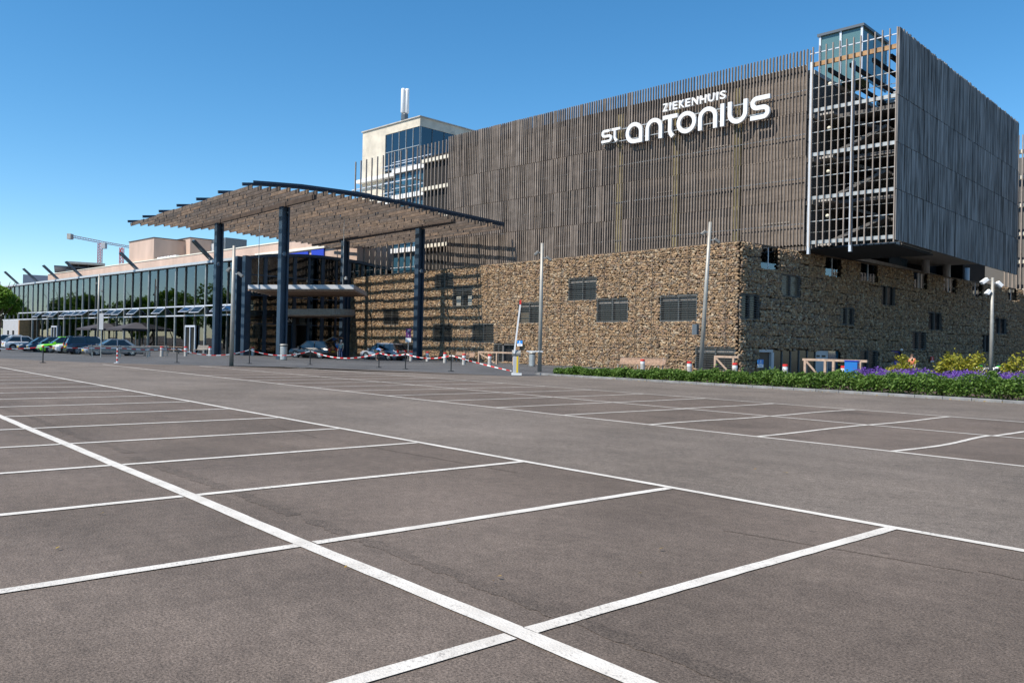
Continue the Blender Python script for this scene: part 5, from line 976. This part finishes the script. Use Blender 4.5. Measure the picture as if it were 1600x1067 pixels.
# wooden rail fences
def fence(label, pxs, pyb, y, rail_px, diag, h=1.05):
    pts = [az(p, y) for p in pxs]; c = pts[0]; o = thing('wooden_rail', label, 'fence', (c[0], c[1], .008), 0, 'wooden rails')
    for p in pts: MB().box(p[0]-c[0]-.07, p[0]-c[0]+.07, -.07, .07, 0, h).build('post', 'fence_wood', o)
    a, b = az(rail_px[0], y), az(rail_px[1], y); MB().box(a[0]-c[0], b[0]-c[0], -.06, .06, h, h+.13).build('rail', 'fence_wood', o)
    a, b = az(diag[0], y), az(diag[1], y); MB().bar((a[0]-c[0], -.09, h-.05), (b[0]-c[0], -.09, .1), .09, .07, (0, 1, 0)).build('brace', 'fence_wood', o)
fence('wooden rail with diagonal brace beside the blue ticket machine', (1259, 1290.5, 1303.5, 1345), 594, 44.5, (1255, 1356), (1262, 1286), 1.12)
fence('wooden rail with brace at the corner of the lit stone wall', (1118.5, 1147), 588, 44.2, (1117, 1155), (1121, 1145), 1.15)
fence('dark wooden rail before the door in the lit stone wall', (749, 777, 803), 570, 45.5, (748, 805), (751, 775), .95)
x, y = az(1332, 43.2); o = thing('ticket_machine', 'blue parking ticket machine with a red panel on its side', 'ticket machine', (x, y, .008), .25)
MB().box(-.33, .33, -.28, .28, 0, 1.18).build('cabinet', 'machine_blue', o, bevel=.02); MB().box(.331, .345, -.2, .2, .6, 1.05).build('panel', 'red', o); MB().box(.346, .352, -.1, .1, .7, .95).build('screen', 'grey_panel', o); MB().box(-.36, .36, -.31, .31, 1.18, 1.22).build('lid', 'royal_blue', o)
x, y = az(1308, 42.6); blk = MB().box(-.5, .5, -.2, .2, 0, .42).build('stone_block', 'cream_edge', bevel=.02); blk.location = (x, y, .05); tag(blk, 'pale stone block behind the hedge below the wooden rail', 'block')
# bicycles
def bicycle(label, pos, rz, seat):
    o = thing('bicycle', label, 'bicycle', (*pos, .008), rz, 'parked bicycles'); 
    for xw in (-.52, .52):
        pts = [(xw+.33*math.cos(a), 0, .34+.33*math.sin(a)) for a in np.linspace(0, 2*math.pi, 17)]; w = MB().tube(pts, .022, 5, False).build('wheel', 'rubber', o); sp_ = MB()
        for k in range(6): a = k*math.pi/6; sp_.bar((xw+.32*math.cos(a), 0, .34+.32*math.sin(a)), (xw-.32*math.cos(a), 0, .34-.32*math.sin(a)), .005, .005)
        sp_.build('spokes', 'bar_grey', w, off=(0, 0, 0))
    f = MB()
    for a, b in (((-.52, .34), (-.05, .32)), ((-.05, .32), (-.22, .86)), ((-.52, .34), (-.19, .75)), ((-.05, .32), (.38, .78)), ((-.19, .72), (.36, .84)), ((.52, .34), (.36, .98))): f.tube([(a[0], 0, a[1]), (b[0], 0, b[1])], .022, 6)
    f.build('frame', random.choice(('bike_dark', 'galv', 'chrome')), o); MB().tube([(.28, -.3, 1.02), (.37, -.12, 1.03), (.37, .12, 1.03), (.28, .3, 1.02)], .016, 6).build('handlebar', 'chrome', o); MB().loft([[(-.36, -.1, .87), (-.36, .1, .87), (-.36, .08, .95), (-.36, -.08, .95)], [(-.06, -.03, .89), (-.06, .03, .89), (-.06, .025, .94), (-.06, -.025, .94)]]).build('saddle', seat, o); MB().box(-.75, -.38, -.09, .09, .68, .71).build('rear_rack', 'bike_dark', o); MB().tube([(-.05, -.05, .32), (-.05, .05, .32)], .09, 10).build('crank', 'bike_dark', o)
greens = (0, 2, 3, 7, 10)
for i in range(13):
    px = 1516+i*7.2; x, y = az(px, 62.5+(i % 3)*.5); bicycle('bicycle with %s saddle, %s from the left behind the lavender' % ('bright green' if i in greens else 'black', ORD[i]), (x, y), .5+random.uniform(-.3, .3), 'bike_green' if i in greens else 'black')
